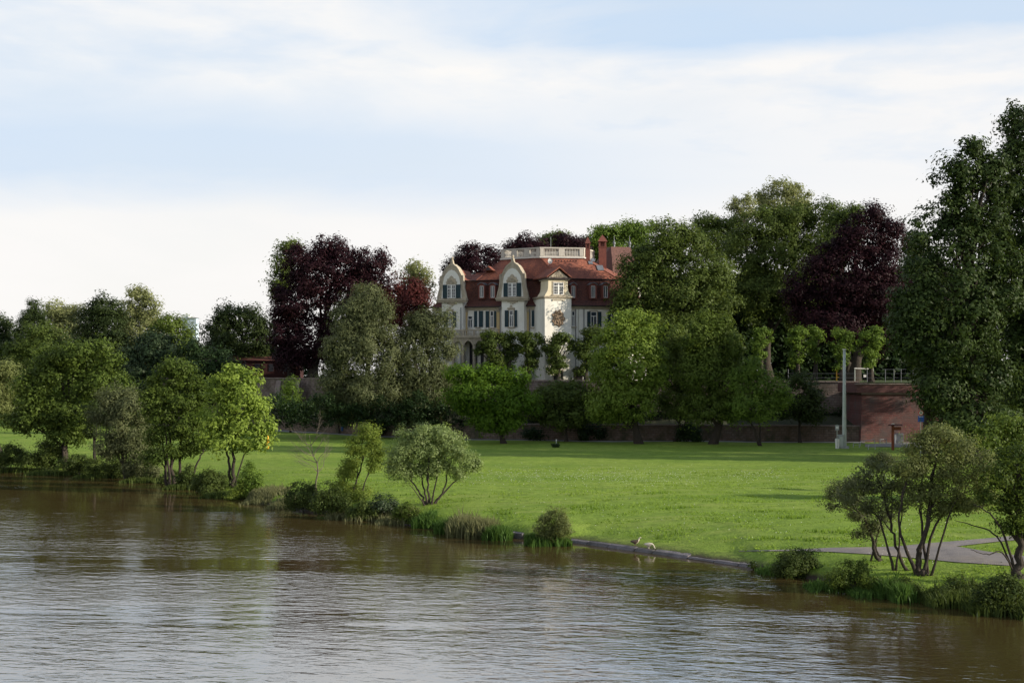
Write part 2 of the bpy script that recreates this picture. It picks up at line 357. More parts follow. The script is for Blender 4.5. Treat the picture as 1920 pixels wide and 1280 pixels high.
# ribbons of path draped on the ground
def ribbon(name, top, bot, mat, lift=.03, n=14):
    top = np.array(top, float); bot = np.array(bot, float)
    t0 = np.linspace(0, len(top)-1, (len(top)-1)*n+1); k = np.arange(len(top))
    f = lambda a: np.stack([np.interp(t0, k, a[:, i]) for i in range(2)], -1)
    tp, bt = f(top), f(bot); A = []; m_ = 5
    for a, c in zip(tp, bt):
        pa, pc = hit(*a), hit(*c)
        for q in range(m_):
            p_ = pa+(pc-pa)*q/(m_-1); A.append((p_[0], p_[1], gz(p_[0], p_[1])+lift))
    nf = len(tp); fs = [(i*m_+q, i*m_+q+1, (i+1)*m_+q+1, (i+1)*m_+q) for i in range(nf-1) for q in range(m_-1)]
    o = MB().add(A, fs).build(name, mat); tag(o, kind='structure'); return o
ribbon('path', [(1385, 1033), (1500, 1030), (1560, 1027), (1640, 1026), (1720, 1024), (1790, 1024), (1850, 1034), (1910, 1042), (2060, 1052)],
       [(1385, 1034), (1500, 1033), (1560, 1035), (1640, 1040), (1720, 1047), (1790, 1054), (1850, 1058), (1910, 1062), (2060, 1072)], M['asphalt'])
ribbon('footpath', [(1680, 1025), (1740, 1019), (1800, 1014), (1870, 1008), (1960, 999), (2080, 990)],
       [(1680, 1029), (1740, 1030), (1800, 1024), (1870, 1016), (1960, 1008), (2080, 999)], M['asphalt'], .036)

# low wall line, upper wall line, terrace
LW = [(300, 795), (470, 803), (540, 806.5), (650, 813), (760, 819), (900, 823.5), (1100, 826), (1480, 828), (1622, 828)]
lw = np.array([hit(px, py)[:2] for px, py in LW])
UW = [(300, 212), (470, 208), (570, 205), (640, 198), (760, 186), (900, 181), (1100, 177), (1480, 174), (1626, 172.5)]
uw = np.array([((px-960)/F*D, D) for px, D in UW])
def uwtop(x): return np.interp(x, uw[:, 0], np.linspace(8.5, 8.1, len(uw)))
def wall_ribbon(name, line, ztop, zbot, thick, mat, label, cat, copw=None, copl=1.3, batter=0.0):
    root = empty(name, (*line[0], zbot), label, cat)
    P = []; 
    for a, b in zip(line[:-1], line[1:]):
        n = max(2, int(np.hypot(*(b-a))/2)); P += [a+(b-a)*i/n for i in range(n)]
    P.append(line[-1]); P = np.array(P)
    tn = np.gradient(P, axis=0); tn /= np.linalg.norm(tn, axis=1, keepdims=True); nn = np.stack([-tn[:, 1], tn[:, 0]], -1)  # away from camera
    mb = MB(); v = []
    for p_, q_ in zip(P, nn):
        zt = ztop(p_[0]) if callable(ztop) else ztop
        f0 = p_-q_*batter; bk = p_+q_*thick
        v += [(f0[0], f0[1], zbot), (p_[0], p_[1], zt), (bk[0], bk[1], zt), (bk[0], bk[1], zbot)]
    fs = []
    for i in range(len(P)-1):
        for k in range(3): fs.append((i*4+k, (i+1)*4+k, (i+1)*4+k+1, i*4+k+1))
    fs += [(0, 1, 2, 3), tuple(len(v)-4+k for k in (3, 2, 1, 0))]
    mb.add(v, fs); mb.build('masonry', mat, root)
    if copw:
        L = np.concatenate([[0], np.cumsum(np.hypot(*np.diff(P, axis=0).T))]); s = 0; me = None; rr = random.Random(3)
        while s+copl < L[-1]:
            c0 = np.array([np.interp(s+copl/2, L, P[:, 0]), np.interp(s+copl/2, L, P[:, 1])]); c1 = np.array([np.interp(s+copl, L, P[:, 0]), np.interp(s+copl, L, P[:, 1])])
            ang = math.atan2(*(c1-c0)[::-1])
            if me is None:
                mm = MB().box(-copl/2+.012, copl/2-.012, -.10, copw, 0.002, .16); o = mm.build('coping_stone', M['coping'], root); me = o.data
            else:
                o = bpy.data.objects.new('coping_stone', me); C.objects.link(o); o.parent = root
            zt = ztop(c0[0]) if callable(ztop) else ztop
            o.location = Vector((c0[0], c0[1], zt+rr.uniform(0, .015)))-root.location; o.rotation_euler = (0, 0, ang)
            s += copl
    return root
wall_ribbon('retaining_wall', uw, uwtop, 1.0, .8, M['stonewall'], 'tall rubble stone retaining wall below the villa terrace', 'wall', .9, 1.35, .35)
wall_ribbon('low_wall', lw, 3.05, .4, .5, M['lowwall'], 'low weathered stone wall along the far edge of the meadow', 'wall', .55, 1.2)
# wall-foot path
off = np.array([hit(px, py+d)[:2] for (px, py), d in zip(LW, [0]*len(LW))])
tn = np.gradient(lw, axis=0); tn /= np.linalg.norm(tn, axis=1, keepdims=True); nn = np.stack([-tn[:, 1], tn[:, 0]], -1)
A = []; fs = []
S = np.linspace(0, len(lw)-1, 220)
pp = np.stack([np.interp(S, np.arange(len(lw)), lw[:, i]) for i in range(2)], -1); pn = np.stack([np.interp(S, np.arange(len(lw)), nn[:, i]) for i in range(2)], -1)
for a, c in zip(pp, pn):
    for q in range(4):
        e = a-c*(.25+2.3*q/3); A.append((e[0], e[1], gz(*e)+.035))
for i in range(len(pp)-1):
    for q in range(3): fs.append((i*4+q, i*4+q+1, (i+1)*4+q+1, (i+1)*4+q))
o = MB().add(A, fs).build('wall_path', M['gravel']); tag(o, kind='structure')
# ivy bank between the two walls and the terrace
xx = np.linspace(lw[0, 0], 44, 120); A = []; fs = []
for i, x in enumerate(xx):
    y0 = np.interp(x, lw[:, 0], lw[:, 1])+.3; y1 = np.interp(x, uw[:, 0], uw[:, 1])+.2
    for q in range(5):
        y = y0+(y1-y0)*q/4; A.append((x, y, 2.7+1.7*q/4+.15*math.sin(x*1.3+q)))
for i in range(len(xx)-1):
    for q in range(4): fs.append((i*5+q, (i+1)*5+q, (i+1)*5+q+1, i*5+q+1))
M['soil'] = surf('dark_soil', (.045, .050, .022), (.03, .032, .018), 2, .95, .6, 6)
o = MB().add(A, fs).build('slope', M['soil']); tag(o, kind='structure')
TZ = 8.15
pts = [(p_[0], p_[1]+.75) for p_ in uw] + [(47.5, 167.5), (75, 166), (420, 180), (420, 1400), (-70, 1400), (-70, 225)]
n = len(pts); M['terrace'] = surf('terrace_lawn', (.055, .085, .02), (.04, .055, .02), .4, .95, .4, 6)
mb = MB(); mb.add([(a, b, TZ) for a, b in pts]+[(a, b, 0) for a, b in pts], [tuple(range(n))]+[(i, i+n, (i+1) % n+n, (i+1) % n) for i in range(n)])
o = mb.build('terrace', M['terrace']); tag(o, kind='structure')
# ------------------------------------------------------------------ villa
class Frame:
    """vertical reference plane: s runs to the right, n points out towards the river"""
    def __init__(s, px, D, deg, base=(0, 0)):
        s.o = np.array([(px-960)/F*D, D]); a = R(deg); s.u = np.array([math.cos(a), -math.sin(a)]); s.nn = np.array([-math.sin(a), -math.cos(a)])
    def S(s, px, n=0.0):
        k = (px-960)/F; q = s.o+n*s.nn
        return (k*q[1]-q[0])/(s.u[0]-k*s.u[1])
    def Z(s, py, sv=0.0, n=0.0):
        y = (s.o+sv*s.u+n*s.nn)[1]; return H-(py-HY)/F*y
    def P(s, a, n, z): q = s.o+a*s.u+n*s.nn; return (q[0], q[1], z)
def fbox(mb, f, s0, s1, n0, n1, z0, z1):
    return mb.hexa([f.P(s0, n1, z0), f.P(s1, n1, z0), f.P(s1, n0, z0), f.P(s0, n0, z0), f.P(s0, n1, z1), f.P(s1, n1, z1), f.P(s1, n0, z1), f.P(s0, n0, z1)])
def fprism(mb, f, poly, n0, n1):
    k = len(poly); return mb.add([f.P(a, n1, z) for a, z in poly]+[f.P(a, n0, z) for a, z in poly], [tuple(range(k)), tuple(range(2*k-1, k-1, -1))]+[(i, i+k, (i+1) % k+k, (i+1) % k) for i in range(k)])
FA = Frame(1000, 187.0, 22); FT = Frame(1046, 184.6, -18); FR = Frame(1072, 187.4, -16)
villa = empty('villa', FA.P(-4, -6, TZ), 'large pale villa with curved gables, red mansard roof and a balustraded roof deck', 'villa')
def window(f, px0, px1, py0, py1, n, kind='tall', sh=None, surround=True, root=None, shmat='shutter'):
    root = root or villa
    s0, s1 = f.S(px0, n), f.S(px1, n); sm = (s0+s1)/2; z1, z0 = f.Z(py0, sm, n), f.Z(py1, sm, n)
    w_ = s1-s0; b = .075; mb = MB()
    fbox(mb, f, s0, s1, n+.02, n+.12, z1-b, z1); fbox(mb, f, s0, s1, n+.02, n+.14, z0, z0+b)
    fbox(mb, f, s0, s0+b, n+.02, n+.12, z0+b, z1-b); fbox(mb, f, s1-b, s1, n+.02, n+.12, z0+b, z1-b)
    if kind in ('tall', 'pair'):
        ncol = 2 if kind == 'tall' else 4
        tz = z0+(z1-z0)*.68
        fbox(mb, f, s0+b, s1-b, n+.02, n+.11, tz, tz+.08)
        for i in range(1, ncol):
            x = s0+w_*i/ncol; bw = .04 if kind == 'tall' else (.11 if i == 2 else .02)
            fbox(mb, f, x-bw, x+bw, n+.02, n+.115, z0+b, tz-.002)
            if kind == 'pair': fbox(mb, f, x-bw, x+bw, n+.02, n+.115, tz+.083, z1-b)
    if kind == 'pair':
        for q in (.22, .45): fbox(mb, f, s0+b, s1-b, n+.02, n+.09, z0+(z1-z0)*q, z0+(z1-z0)*q+.03)
    wn = mb.build('window', M['white'], root)
    pm = MB(); fbox(pm, f, s0+.03, s1-.03, n+.03, n+.055, z0+.03, z1-.03); pm.build('pane', M['glass'], wn)
    if surround:
        mb = MB(); e = .16
        fbox(mb, f, s0-e, s0-.003, n, n+.06, z0, z1); fbox(mb, f, s1+.003, s1+e, n, n+.06, z0, z1); fbox(mb, f, s0-e, s1+e, n, n+.065, z1+.003, z1+e)
        mb.build('window_surround', M['sandstone'], root)
        mb = MB(); fbox(mb, f, s0-.22, s1+.22, n, n+.24, z0-.16, z0-.003); mb.build('window_sill', M['sandstone'], root)
    if sh:
        for (a, c) in sh:
            sa, sb = f.S(a, n+.1), f.S(c, n+.1)
            mb = MB(); fbox(mb, f, sa, sb, n+.07, n+.10, z0, z1)
            st = .06; fbox(mb, f, sa, sa+st, n+.1, n+.13, z0, z1); fbox(mb, f, sb-st, sb, n+.1, n+.13, z0, z1)
            k = max(6, int((z1-z0)/.16))
            for i in range(k+1): zz = z0+(z1-z0-.05)*i/k; fbox(mb, f, sa+st, sb-st, n+.1, n+.125, zz, zz+.05)
            mb.build('shutter', M[shmat], root)
    return s0, s1, z0, z1
# footprint: recessed wall lines of the river fronts
NR = -1.1
def isect(fa, na, fb, nb):
    a = fa.o+na*fa.nn; b = fb.o+nb*fb.nn; A_ = np.array([fa.u, -fb.u]).T; t_ = np.linalg.solve(A_, b-a); return a+t_[0]*fa.u
PL = FA.o+FA.S(815, NR)*FA.u+NR*FA.nn; PC = isect(FA, NR, FR, 0.0); PR = FR.o+FR.S(1172)*FR.u
foot = [PL, PC, PR, PR+np.array([4.0, 12.5]), PL+np.array([4.5, 11.5])]
def offset(poly, d):
    n = len(poly); out = []
    for i in range(n):
        a, b, c = poly[i-1], poly[i], poly[(i+1) % n]
        e1 = (b-a)/np.linalg.norm(b-a); e2 = (c-b)/np.linalg.norm(c-b)
        n1_ = np.array([-e1[1], e1[0]]); n2_ = np.array([-e2[1], e2[0]])
        mdir = n1_+n2_; mdir /= np.linalg.norm(mdir); out.append(b+mdir*d/max(.3, mdir@n1_))
    return out
def loft(mb, rings):
    n = len(rings[0][0]); v = [(p_[0], p_[1], z) for r_, z in rings for p_ in r_]; fs = []
    for k in range(len(rings)-1):
        for i in range(n): j = (i+1) % n; fs.append((k*n+i, k*n+j, (k+1)*n+j, (k+1)*n+i))
    fs += [tuple(range(n-1, -1, -1)), tuple((len(rings)-1)*n+i for i in range(n))]
    return mb.add(v, fs)
ZE = 18.0; ZK = 21.65
loft(MB(), [(foot, TZ-.5), (foot, ZE)]).build('wall', M['plaster'], villa)
loft(MB(), [(offset(foot, -.12), ZE-.32), (offset(foot, -.25), ZE+.0), (offset(foot, -.3), ZE+.05)]).build('cornice', M['sandstone'], villa)
loft(MB(), [(offset(foot, -.62), ZE+.06), (offset(foot, -.62), ZE+.2)]).build('gutter', M['gutter'], villa)
loft(MB(), [(offset(foot, d), z) for d, z in ((-.56, ZE+.2), (-.2, ZE+.42), (.25, ZE+.85), (.6, ZE+1.5), (.85, ZE+2.3), (1.0, ZE+3.1), (1.08, ZK-.02))]).build('mansard_roof', M['roofdark'], villa)
loft(MB(), [(offset(foot, .92), ZK), (offset(foot, .86), ZK+.14)]).build('roof_gutter', M['gutter'], villa)
# upper roof: hipped centre around the deck and a lower ridge wing to the left
k0 = offset(foot, 1.0); zk = ZK+.14
sA = lambda px, n: FA.o+FA.S(px, n)*FA.u+n*FA.nn
Lm = sA(893, NR-1.0); dL = sA(943, NR-4.2); dC = isect(FA, NR-4.2, FR, -3.6); dC = np.array([(1013-960)/F*dC[1], dC[1]]); dR = FR.o+FR.S(1092, -3.8)*FR.u-3.8*FR.nn
LmB = Lm+np.array([4.2, 11.2]); RB = k0[3]; R1 = k0[2]
deck = [dL, dC, dR, dR+np.array([1.6, 4.5]), dL+np.array([1.8, 5.0])]
base = [Lm, k0[1], R1, RB, LmB]; ZD = 24.75
loft(MB(), [(base, zk), (deck, ZD)]).build('upper_roof', M['roof'], villa)
wl = [k0[0], Lm+(k0[1]-Lm)*.15, LmB+(RB-LmB)*.15, k0[4]]
rl = (wl[0]+wl[3])/2+FA.u*2.6+np.array([0, -1.5]); rr_ = (wl[1]+wl[2])/2+np.array([0, -1.5])
MB().add([(*wl[0], zk), (*wl[1], zk), (*wl[2], zk), (*wl[3], zk), (*rl, 22.95), (*rr_, 22.95)], [(0, 1, 5, 4), (1, 2, 5), (2, 3, 4, 5), (3, 0, 4), (3, 2, 1, 0)]).build('wing_roof', M['roof'], villa)
# ridge tiles
for a, b in ((base[i], deck[i]) for i in range(3)): MB().tube([(*a, zk+.03), (*b, ZD+.03)], [.09, .09], 5).build('hip_tiles', M['roof'], villa)
MB().tube([(*rl, 22.98), (*rr_, 22.98)], [.1, .1], 5).build('ridge_tiles', M['roof'], villa)
# eyebrow vent in the left slope
ev = MB(); s_e = FA.S(917, -2.6); ze_ = FA.Z(507.5, s_e, -2.6)
ev.add([FA.P(s_e-.75, -2.2, ze_), FA.P(s_e+.75, -2.2, ze_), FA.P(s_e, -2.2, ze_+.62), FA.P(s_e-.75, -4.6, ze_), FA.P(s_e+.75, -4.6, ze_), FA.P(s_e, -4.6, ze_+.62)], [(0, 1, 2), (5, 4, 3), (1, 4, 5, 2), (3, 0, 2, 5), (0, 3, 4, 1)]); vn_ = ev.build('eyebrow_dormer', M['roof'], villa)
MB().add([FA.P(s_e-.5, -2.19, ze_+.05), FA.P(s_e+.5, -2.19, ze_+.05), FA.P(s_e, -2.19, ze_+.45), FA.P(s_e-.5, -2.21, ze_+.05), FA.P(s_e+.5, -2.21, ze_+.05), FA.P(s_e, -2.21, ze_+.45)], [(0, 1, 2), (5, 4, 3), (1, 4, 5, 2), (3, 0, 2, 5), (0, 3, 4, 1)]).build('vent', M['black'], vn_)
# roof deck and balustrade
loft(MB(), [(offset(deck, -.32), ZD-.05), (offset(deck, -.38), ZD+.12)]).build('deck_edge', M['white'], villa)
zb = ZD+.12
bal = MB(); po = MB(); ba = MB()
loft(po, [(offset(deck, -.2), zb), (offset(deck, -.2), zb+.12)])
n = len(deck); od = offset(deck, -.12)
for i in range(n):
    a, b = od[i], od[(i+1) % n]; L = np.linalg.norm(b-a); nb = max(2, int(round(L/2.45))); d = (b-a)/L
    ang = math.atan2(d[1], d[0]); q = np.array([-d[1], d[0]])
    def bx(mb_, t0_, t1_, h, z0, z1):
        c = [a+d*t0_-q*h, a+d*t1_-q*h, a+d*t1_+q*h, a+d*t0_+q*h]; mb_.hexa([(*p_, z0) for p_ in c]+[(*p_, z1) for p_ in c])
    bx(bal, -.1, L+.1, .16+.002*i, zb+1.08+.003*i, zb+1.26+.003*i)
    for k in range(nb+1):
        c = L*k/nb; hw = .42 if 0 < k < nb else .5
        bx(po, max(0, c-hw), min(L, c+hw), .13+.002*i, zb+.12, zb+1.08)
    for k in range(nb):
        t0_, t1_ = L*k/nb+.5, L*(k+1)/nb-.5; m_ = int((t1_-t0_)/.2)
        for j in range(m_):
            c = a+d*(t0_+(j+.5)*(t1_-t0_)/m_); ba.tube([(*c, zb+.12), (*c, zb+.4), (*c, zb+.75), (*c, zb+1.08)], [.045, .085, .045, .06], 5, cap=False)
o = bal.build('balustrade_rail', M['balustrade'], villa); po.build('balustrade_piers', M['balustrade'], villa); tag(ba.build('balusters', M['balustrade'], villa), kind='stuff')
# gables
HWP = [(562, 30), (556, 29.5), (547, 27.5), (538, 25), (528, 23.8), (514, 23.6), (513.5, 19.5), (509, 17), (503.5, 14.2), (499, 11), (496, 7), (493.5, 4.2), (489, 2.6), (486, 1.9), (484, 1.9)]
def gable(f, pc, dy, sc_):
    N1 = .30; s_c = f.S(pc, N1); m_ = (f.S(pc+10, N1)-f.S(pc-10, N1))/20*sc_; Zy = lambda y: f.Z(y+dy, s_c, N1)
    # bay below the cornice
    s0, s1 = s_c-21.0*m_, s_c+21.0*m_
    fbox(MB(), f, s0, s1, NR-.3, .12, TZ-.5, Zy(562)).build('gable_bay', M['plaster'], villa)
    prof = [(s_c+h*m_, Zy(y)) for y, h in HWP]; left = [(s_c-h*m_, Zy(y)) for y, h in HWP[::-1]]
    fprism(MB(), f, prof+left, -.12, N1).build('gable', M['sandstone'], villa)
    # raised edge moulding follows the outline
    cp = MB()
    for sg in (1, -1):
        pts_ = [f.P(s_c+sg*(h-.9)*m_, N1-.05, Zy(y+.5)) for y, h in HWP[1:12]]; cp.tube(pts_, [.14]*len(pts_), 6)
        # flat lead/stone cap over the upper volute
    cp.build('gable_coping', M['sandstone'], villa)
    cap = MB()
    for sg in (1, -1):
        k_ = HWP[6:12]
        for (y0, h0), (y1, h1) in zip(k_[:-1], k_[1:]):
            a0, a1 = s_c+sg*h0*m_, s_c+sg*h1*m_
            pa = [f.P(a0, N1+.08, Zy(y0)), f.P(a1, N1+.08, Zy(y1)), f.P(a1, -.75, Zy(y1)), f.P(a0, -.75, Zy(y0))]
            if sg < 0: pa = [pa[1], pa[0], pa[3], pa[2]]
            cap.hexa([(x, y, z+.01) for x, y, z in pa]+[(x, y, z+.11) for x, y, z in pa])
    cap.build('gable_cap', M['sandstone'], villa)
    # white field
    fl = [(556.5, 20.5), (545, 19.5), (535, 17.8), (525, 17), (516, 15), (510, 11), (505, 6.5), (502.5, 0)]
    pr = [(s_c+h*m_, Zy(y)) for y, h in fl]+[(s_c-h*m_, Zy(y)) for y, h in fl[::-1][1:]]
    fprism(MB(), f, pr, N1, N1+.035).build('gable_field', M['plaster'], villa)
    # cornice with moulding
    mb = MB(); fbox(mb, f, s_c-31*m_, s_c+31*m_, -.1, N1+.28, Zy(560.5), Zy(558)); fbox(mb, f, s_c-30*m_, s_c+30*m_, -.1, N1+.16, Zy(563.5), Zy(560.7)); mb.build('gable_cornice', M['sandstone'], villa)
    mb = MB()
    pr = [(-10, 564), (10, 564), (9, 567), (6, 566.5), (4, 569), (2, 568), (0, 571), (-2, 568), (-4, 569), (-6, 566.5), (-9, 567)]
    fprism(mb, f, [(s_c+a*m_, Zy(y)) for a, y in pr[::-1]], .12, .24); mb.build('corbel_ornament', M['sandstone'], villa)
    # shell cartouche above the window
    mb = MB(); pr = [(-11, 532.5)]
    for i in range(13):
        th = math.pi*(1-i/12); rr2 = 10.5+(1.2 if i % 2 else -.8); pr.append((rr2*math.cos(th), 529-(12.5 if i != 6 else 16.5)*math.sin(th)*(1+(.08 if i % 2 else -.06))))
    pr += [(11, 532.5)]
    fprism(mb, f, [(s_c+a*m_, Zy(y)) for a, y in pr[::-1]], N1+.035, N1+.12)
    for i in range(7):
        th = math.pi*(.12+.76*i/6); mb.tube([f.P(s_c, N1+.13, Zy(530)), f.P(s_c+8.5*m_*math.cos(th), N1+.14, Zy(530-10*math.sin(th)))], [.03, .10], 5)
    mb.build('cartouche', M['sandstone'], villa)
    # finial
    mb = MB(); c = f.P(s_c, .09, 0)
    zz = [(486, 1.6), (484.5, 2.3), (483, 1.5), (481.5, 2.1), (480, 2.4), (478.6, 1.8), (477.6, .4)]
    mb.tube([(c[0], c[1], Zy(y)) for y, _ in zz], [r_*m_ for _, r_ in zz], 8); mb.build('finial', M['sandstone'], villa)
    # dormer body and roof running back into the main roof
    mb = MB(); fbox(mb, f, s_c-13*m_, s_c+13*m_, -3.2, -.13, Zy(566), Zy(522)); mb.build('dormer_body', M['plaster'], villa)
    hw = 20*m_; zr, ze = Zy(500), Zy(521)
    MB().add([f.P(s_c-hw, -.15, ze), f.P(s_c+hw, -.15, ze), f.P(s_c, -.15, zr), f.P(s_c-hw, -5.5, ze), f.P(s_c+hw, -5.5, ze), f.P(s_c, -5.5, zr)], [(0, 1, 2), (5, 4, 3), (1, 4, 5, 2), (3, 0, 2, 5), (0, 3, 4, 1)]).build('gable_roof', M['roof'], villa)
    window(f, pc-7.8, pc+7.8, 530.5+dy, 556+dy, N1+.035, 'pair', [(pc-16.5, pc-8.2), (pc+8.2, pc+16.5)], surround=False)
gable(FA, 846.8, 3.2, .93); gable(FA, 960.6, 0, 1.0)
def overwin(f, pc, py, n, wpx=8):
    s_c = f.S(pc, n); m_ = .07; mb = MB(); z = f.Z(py, s_c, n)
    fprism(mb, f, [(s_c-wpx*m_, z-.05), (s_c+wpx*m_, z-.05), (s_c+.8*wpx*m_, z+.12), (s_c+.25*wpx*m_, z+.16), (s_c+.12, z+.42), (s_c, z+.5), (s_c-.12, z+.42), (s_c-.25*wpx*m_, z+.16), (s_c-.8*wpx*m_, z+.12)], n, n+.18)
    mb.build('window_crest', M['sandstone'], villa)
# first floor windows
window(FA, 841, 848, 584, 613, .12, 'tall', [(832.5, 839.5), (849, 855)]); overwin(FA, 844, 581, .12)
window(FA, 955.5, 963, 581.5, 612.5, .12, 'tall', [(946.5, 953.5), (964.5, 969.5)]); overwin(FA, 958.5, 578.5, .12)
window(FA, 877.5, 886.5, 592, 614.5, NR, 'tall', None, surround=False)
window(FA, 895.5, 898, 583, 613, NR, 'plain', [(889, 895), (898.2, 905.5)]); overwin(FA, 897.5, 580, NR)
window(FA, 919.5, 926, 583, 613.5, NR, 'tall', [(910.5, 917), (926.5, 931.5)]); overwin(FA, 921.5, 580, NR)
window(FA, 996.5, 1006.5, 581, 613, NR, 'plain', [(996.8, 1006.2)])
# ground floor window under the right gable, garden floor openings
window(FA, 956, 964, 646, 668, .12, 'tall', [(948, 955), (965, 971)])
window(FA, 838, 846, 650, 672, .12, 'tall', [(830, 837), (847, 854)])
window(FA, 996.5, 1005, 645, 672, NR, 'tall')
# pilasters
for a, b in ((865, 876), (931, 936.5), (979.5, 991.5)):
    s0, s1 = FA.S(a, NR+.2), FA.S(b, NR+.2); sm = (s0+s1)/2
    zt, zc, zb_ = FA.Z(572, sm, NR), FA.Z(585, sm, NR), FA.Z(640, sm, NR)
    mb = MB(); fbox(mb, FA, s0, s1, NR, NR+.2, zb_, zc); mb.build('pilaster', M['ochre'], villa)
    mb = MB(); fbox(mb, FA, s0-.03, s1+.03, NR, NR+.28, zc+.002, zt)
    fbox(mb, FA, s0-.08, s1+.08, NR, NR+.36, zt-.2, zt-.02)
    for q in (.2, .5, .8): mb.tube([FA.P(s0+(s1-s0)*q, NR+.3, zc+.05), FA.P(s0+(s1-s0)*q, NR+.33, zc+.5)], [.05, .1], 5)
    mb.build('capital', M['sandstone'], villa)
# balcony with loggia arches in front of the recess
NB = .75; s0, s1 = FA.S(846, NB), FA.S(934, NB); sm = (s0+s1)/2
zf = FA.Z(632.5, sm, NB); zr = FA.Z(617.5, sm, NB)
mb = MB(); fbox(mb, FA, s0, s1, NR, NB+.15, zf, zf+.28); fbox(mb, FA, s0, s1, NR, NB+.05, zf-.18, zf-.003); mb.build('balcony_floor', M['sandstone'], villa)
mb = MB(); fbox(mb, FA, s0, s1, NB-.16, NB+.1, zr-.14, zr); mb.build('balcony_rail', M['sandstone'], villa)
mb = MB(); bb = MB()
posts = [FA.S(q, NB) for q in (849, 868.5, 889, 912, 931)]
for q in posts: fbox(MB(), FA, q-.16, q+.16, NB-.15, NB+.08, zf+.28, zr-.142).build('balcony_post', M['sandstone'], villa)
for a, b in zip(posts[:-1], posts[1:]):
    k = int((b-a-.4)/.2)
    for j in range(k):
        q = a+.25+(b-a-.5)*(j+.5)/k; bb.tube([FA.P(q, NB-.03, zf+.28), FA.P(q, NB-.03, zf+.48), FA.P(q, NB-.03, zf+.7), FA.P(q, NB-.03, zr-.14)], [.045, .075, .04, .055], 5, cap=False)
tag(bb.build('balcony_balusters', M['sandstone'], villa), kind='stuff')
mb = MB(); piers = [849, 867, 888, 909, 931]
zs = FA.Z(650, sm, NB); zt = zf-.18
pw = .3
for q in piers: c = FA.S(q, NB); fbox(mb, FA, c-pw/2, c+pw/2, NB-.5, NB-.02, TZ-.4, zt-.002)
for a, b in zip(piers[:-1], piers[1:]):
    a, b = FA.S(a, NB)+pw/2, FA.S(b, NB)-pw/2; N = 12; rr2 = (b-a)/2
    for i in range(N):
        x0, x1 = a+(b-a)*i/N, a+(b-a)*(i+1)/N; xm = abs((x0+x1)/2-(a+b)/2)/rr2
        za = zs+(zt-.25-zs)*(1-xm**1.8)**.62
        fbox(mb, FA, x0, x1, NB-.45, NB-.05, za, zt-.004)
mb.build('loggia_arches', M['sandstone'], villa)
for a, b in zip(piers[:-1], piers[1:]):
    a, b = FA.S(a, NB)+.25, FA.S(b, NB)-.25; fbox(MB(), FA, a, b, NR+.002, NR+.06, TZ, zt-.25).build('loggia_shade_panel', M['black'], villa)  # black panels added on the back wall to paint the shade inside the arches
mb = MB(); fbox(mb, FA, s0+.1, s1-.1, NB-.9, NB-.86, TZ-.4, TZ+.9); mb.build('loggia_parapet', M['sandstone'], villa)
# tower-like bay with the carved crest
ts0, ts1 = FT.S(1021.5), FT.S(1071.3); tm = (ts0+ts1)/2; ZT = lambda y: FT.Z(y, tm)
fbox(MB(), FT, ts0, ts1, -4.5, 0, TZ-.6, ZT(557)).build('tower_bay', M['plaster'], villa)
mt = (ts1-ts0)/50; X = lambda px: tm+(px-1046.4)*mt
mb = MB(); fbox(mb, FT, X(1018.8), X(1073.8), -4.4, .22, ZT(557.5), ZT(555.2)); fbox(mb, FT, X(1020.5), X(1072.2), -4.4, .1, ZT(559.5), ZT(557.7)); mb.build('tower_cornice', M['sandstone'], villa)
hp = [(555, 24.5), (553, 24.2), (550, 22.3), (546, 20), (541, 18.8), (535, 18.3), (523, 18.2)]
fprism(MB(), FT, [(tm+h*mt, ZT(y)) for y, h in hp]+[(tm-h*mt, ZT(y)) for y, h in hp[::-1]], -3.0, -.05).build('tower_attic', M['cream'], villa)
mb = MB(); fbox(mb, FT, X(1024.5), X(1068.5), -3.4, .35, ZT(523), ZT(521)); mb.build('attic_eave', M['gutter'], villa)
mb = MB(); fbox(mb, FT, X(1026), X(1067), -3.2, .12, ZT(525), ZT(523.15)); mb.build('attic_cornice', M['sandstone'], villa)
# pediment
fprism(MB(), FT, [(X(1028), ZT(520.9)), (X(1065.5), ZT(520.9)), (X(1047.2), ZT(506))], -.1, .12).build('pediment', M['sandstone'], villa)
mb = MB()
for i in range(9):
    a = -1+2*i/8; hgt_ = (1-abs(a))*.75; mb.tube([FT.P(X(1047)+a*1.0, .16, ZT(519.5)), FT.P(X(1047)+a*.55, .2, ZT(519)+hgt_+.08)], [.10, .06], 5)
mb.build('pediment_carving', M['sandstone'], villa)
zp0, zp1 = ZT(521), ZT(502.5)
e0, e1, er = X(1023.5), X(1070), X(1047.2)
for ea, eb in ((e0, er), (er, e1)):
    za, zb3 = (zp0, zp1) if ea == e0 else (zp1, zp0); th_ = .16
    MB().hexa([FT.P(ea, .42, za), FT.P(eb, .42, zb3), FT.P(eb, -7.5, zb3), FT.P(ea, -7.5, za), FT.P(ea, .42, za+th_), FT.P(eb, .42, zb3+th_), FT.P(eb, -7.5, zb3+th_), FT.P(ea, -7.5, za+th_)]).build('pediment_roof', M['roof'], villa)
window(FT, 1037.5, 1056, 529.5, 552.5, -.05, 'pair', None)
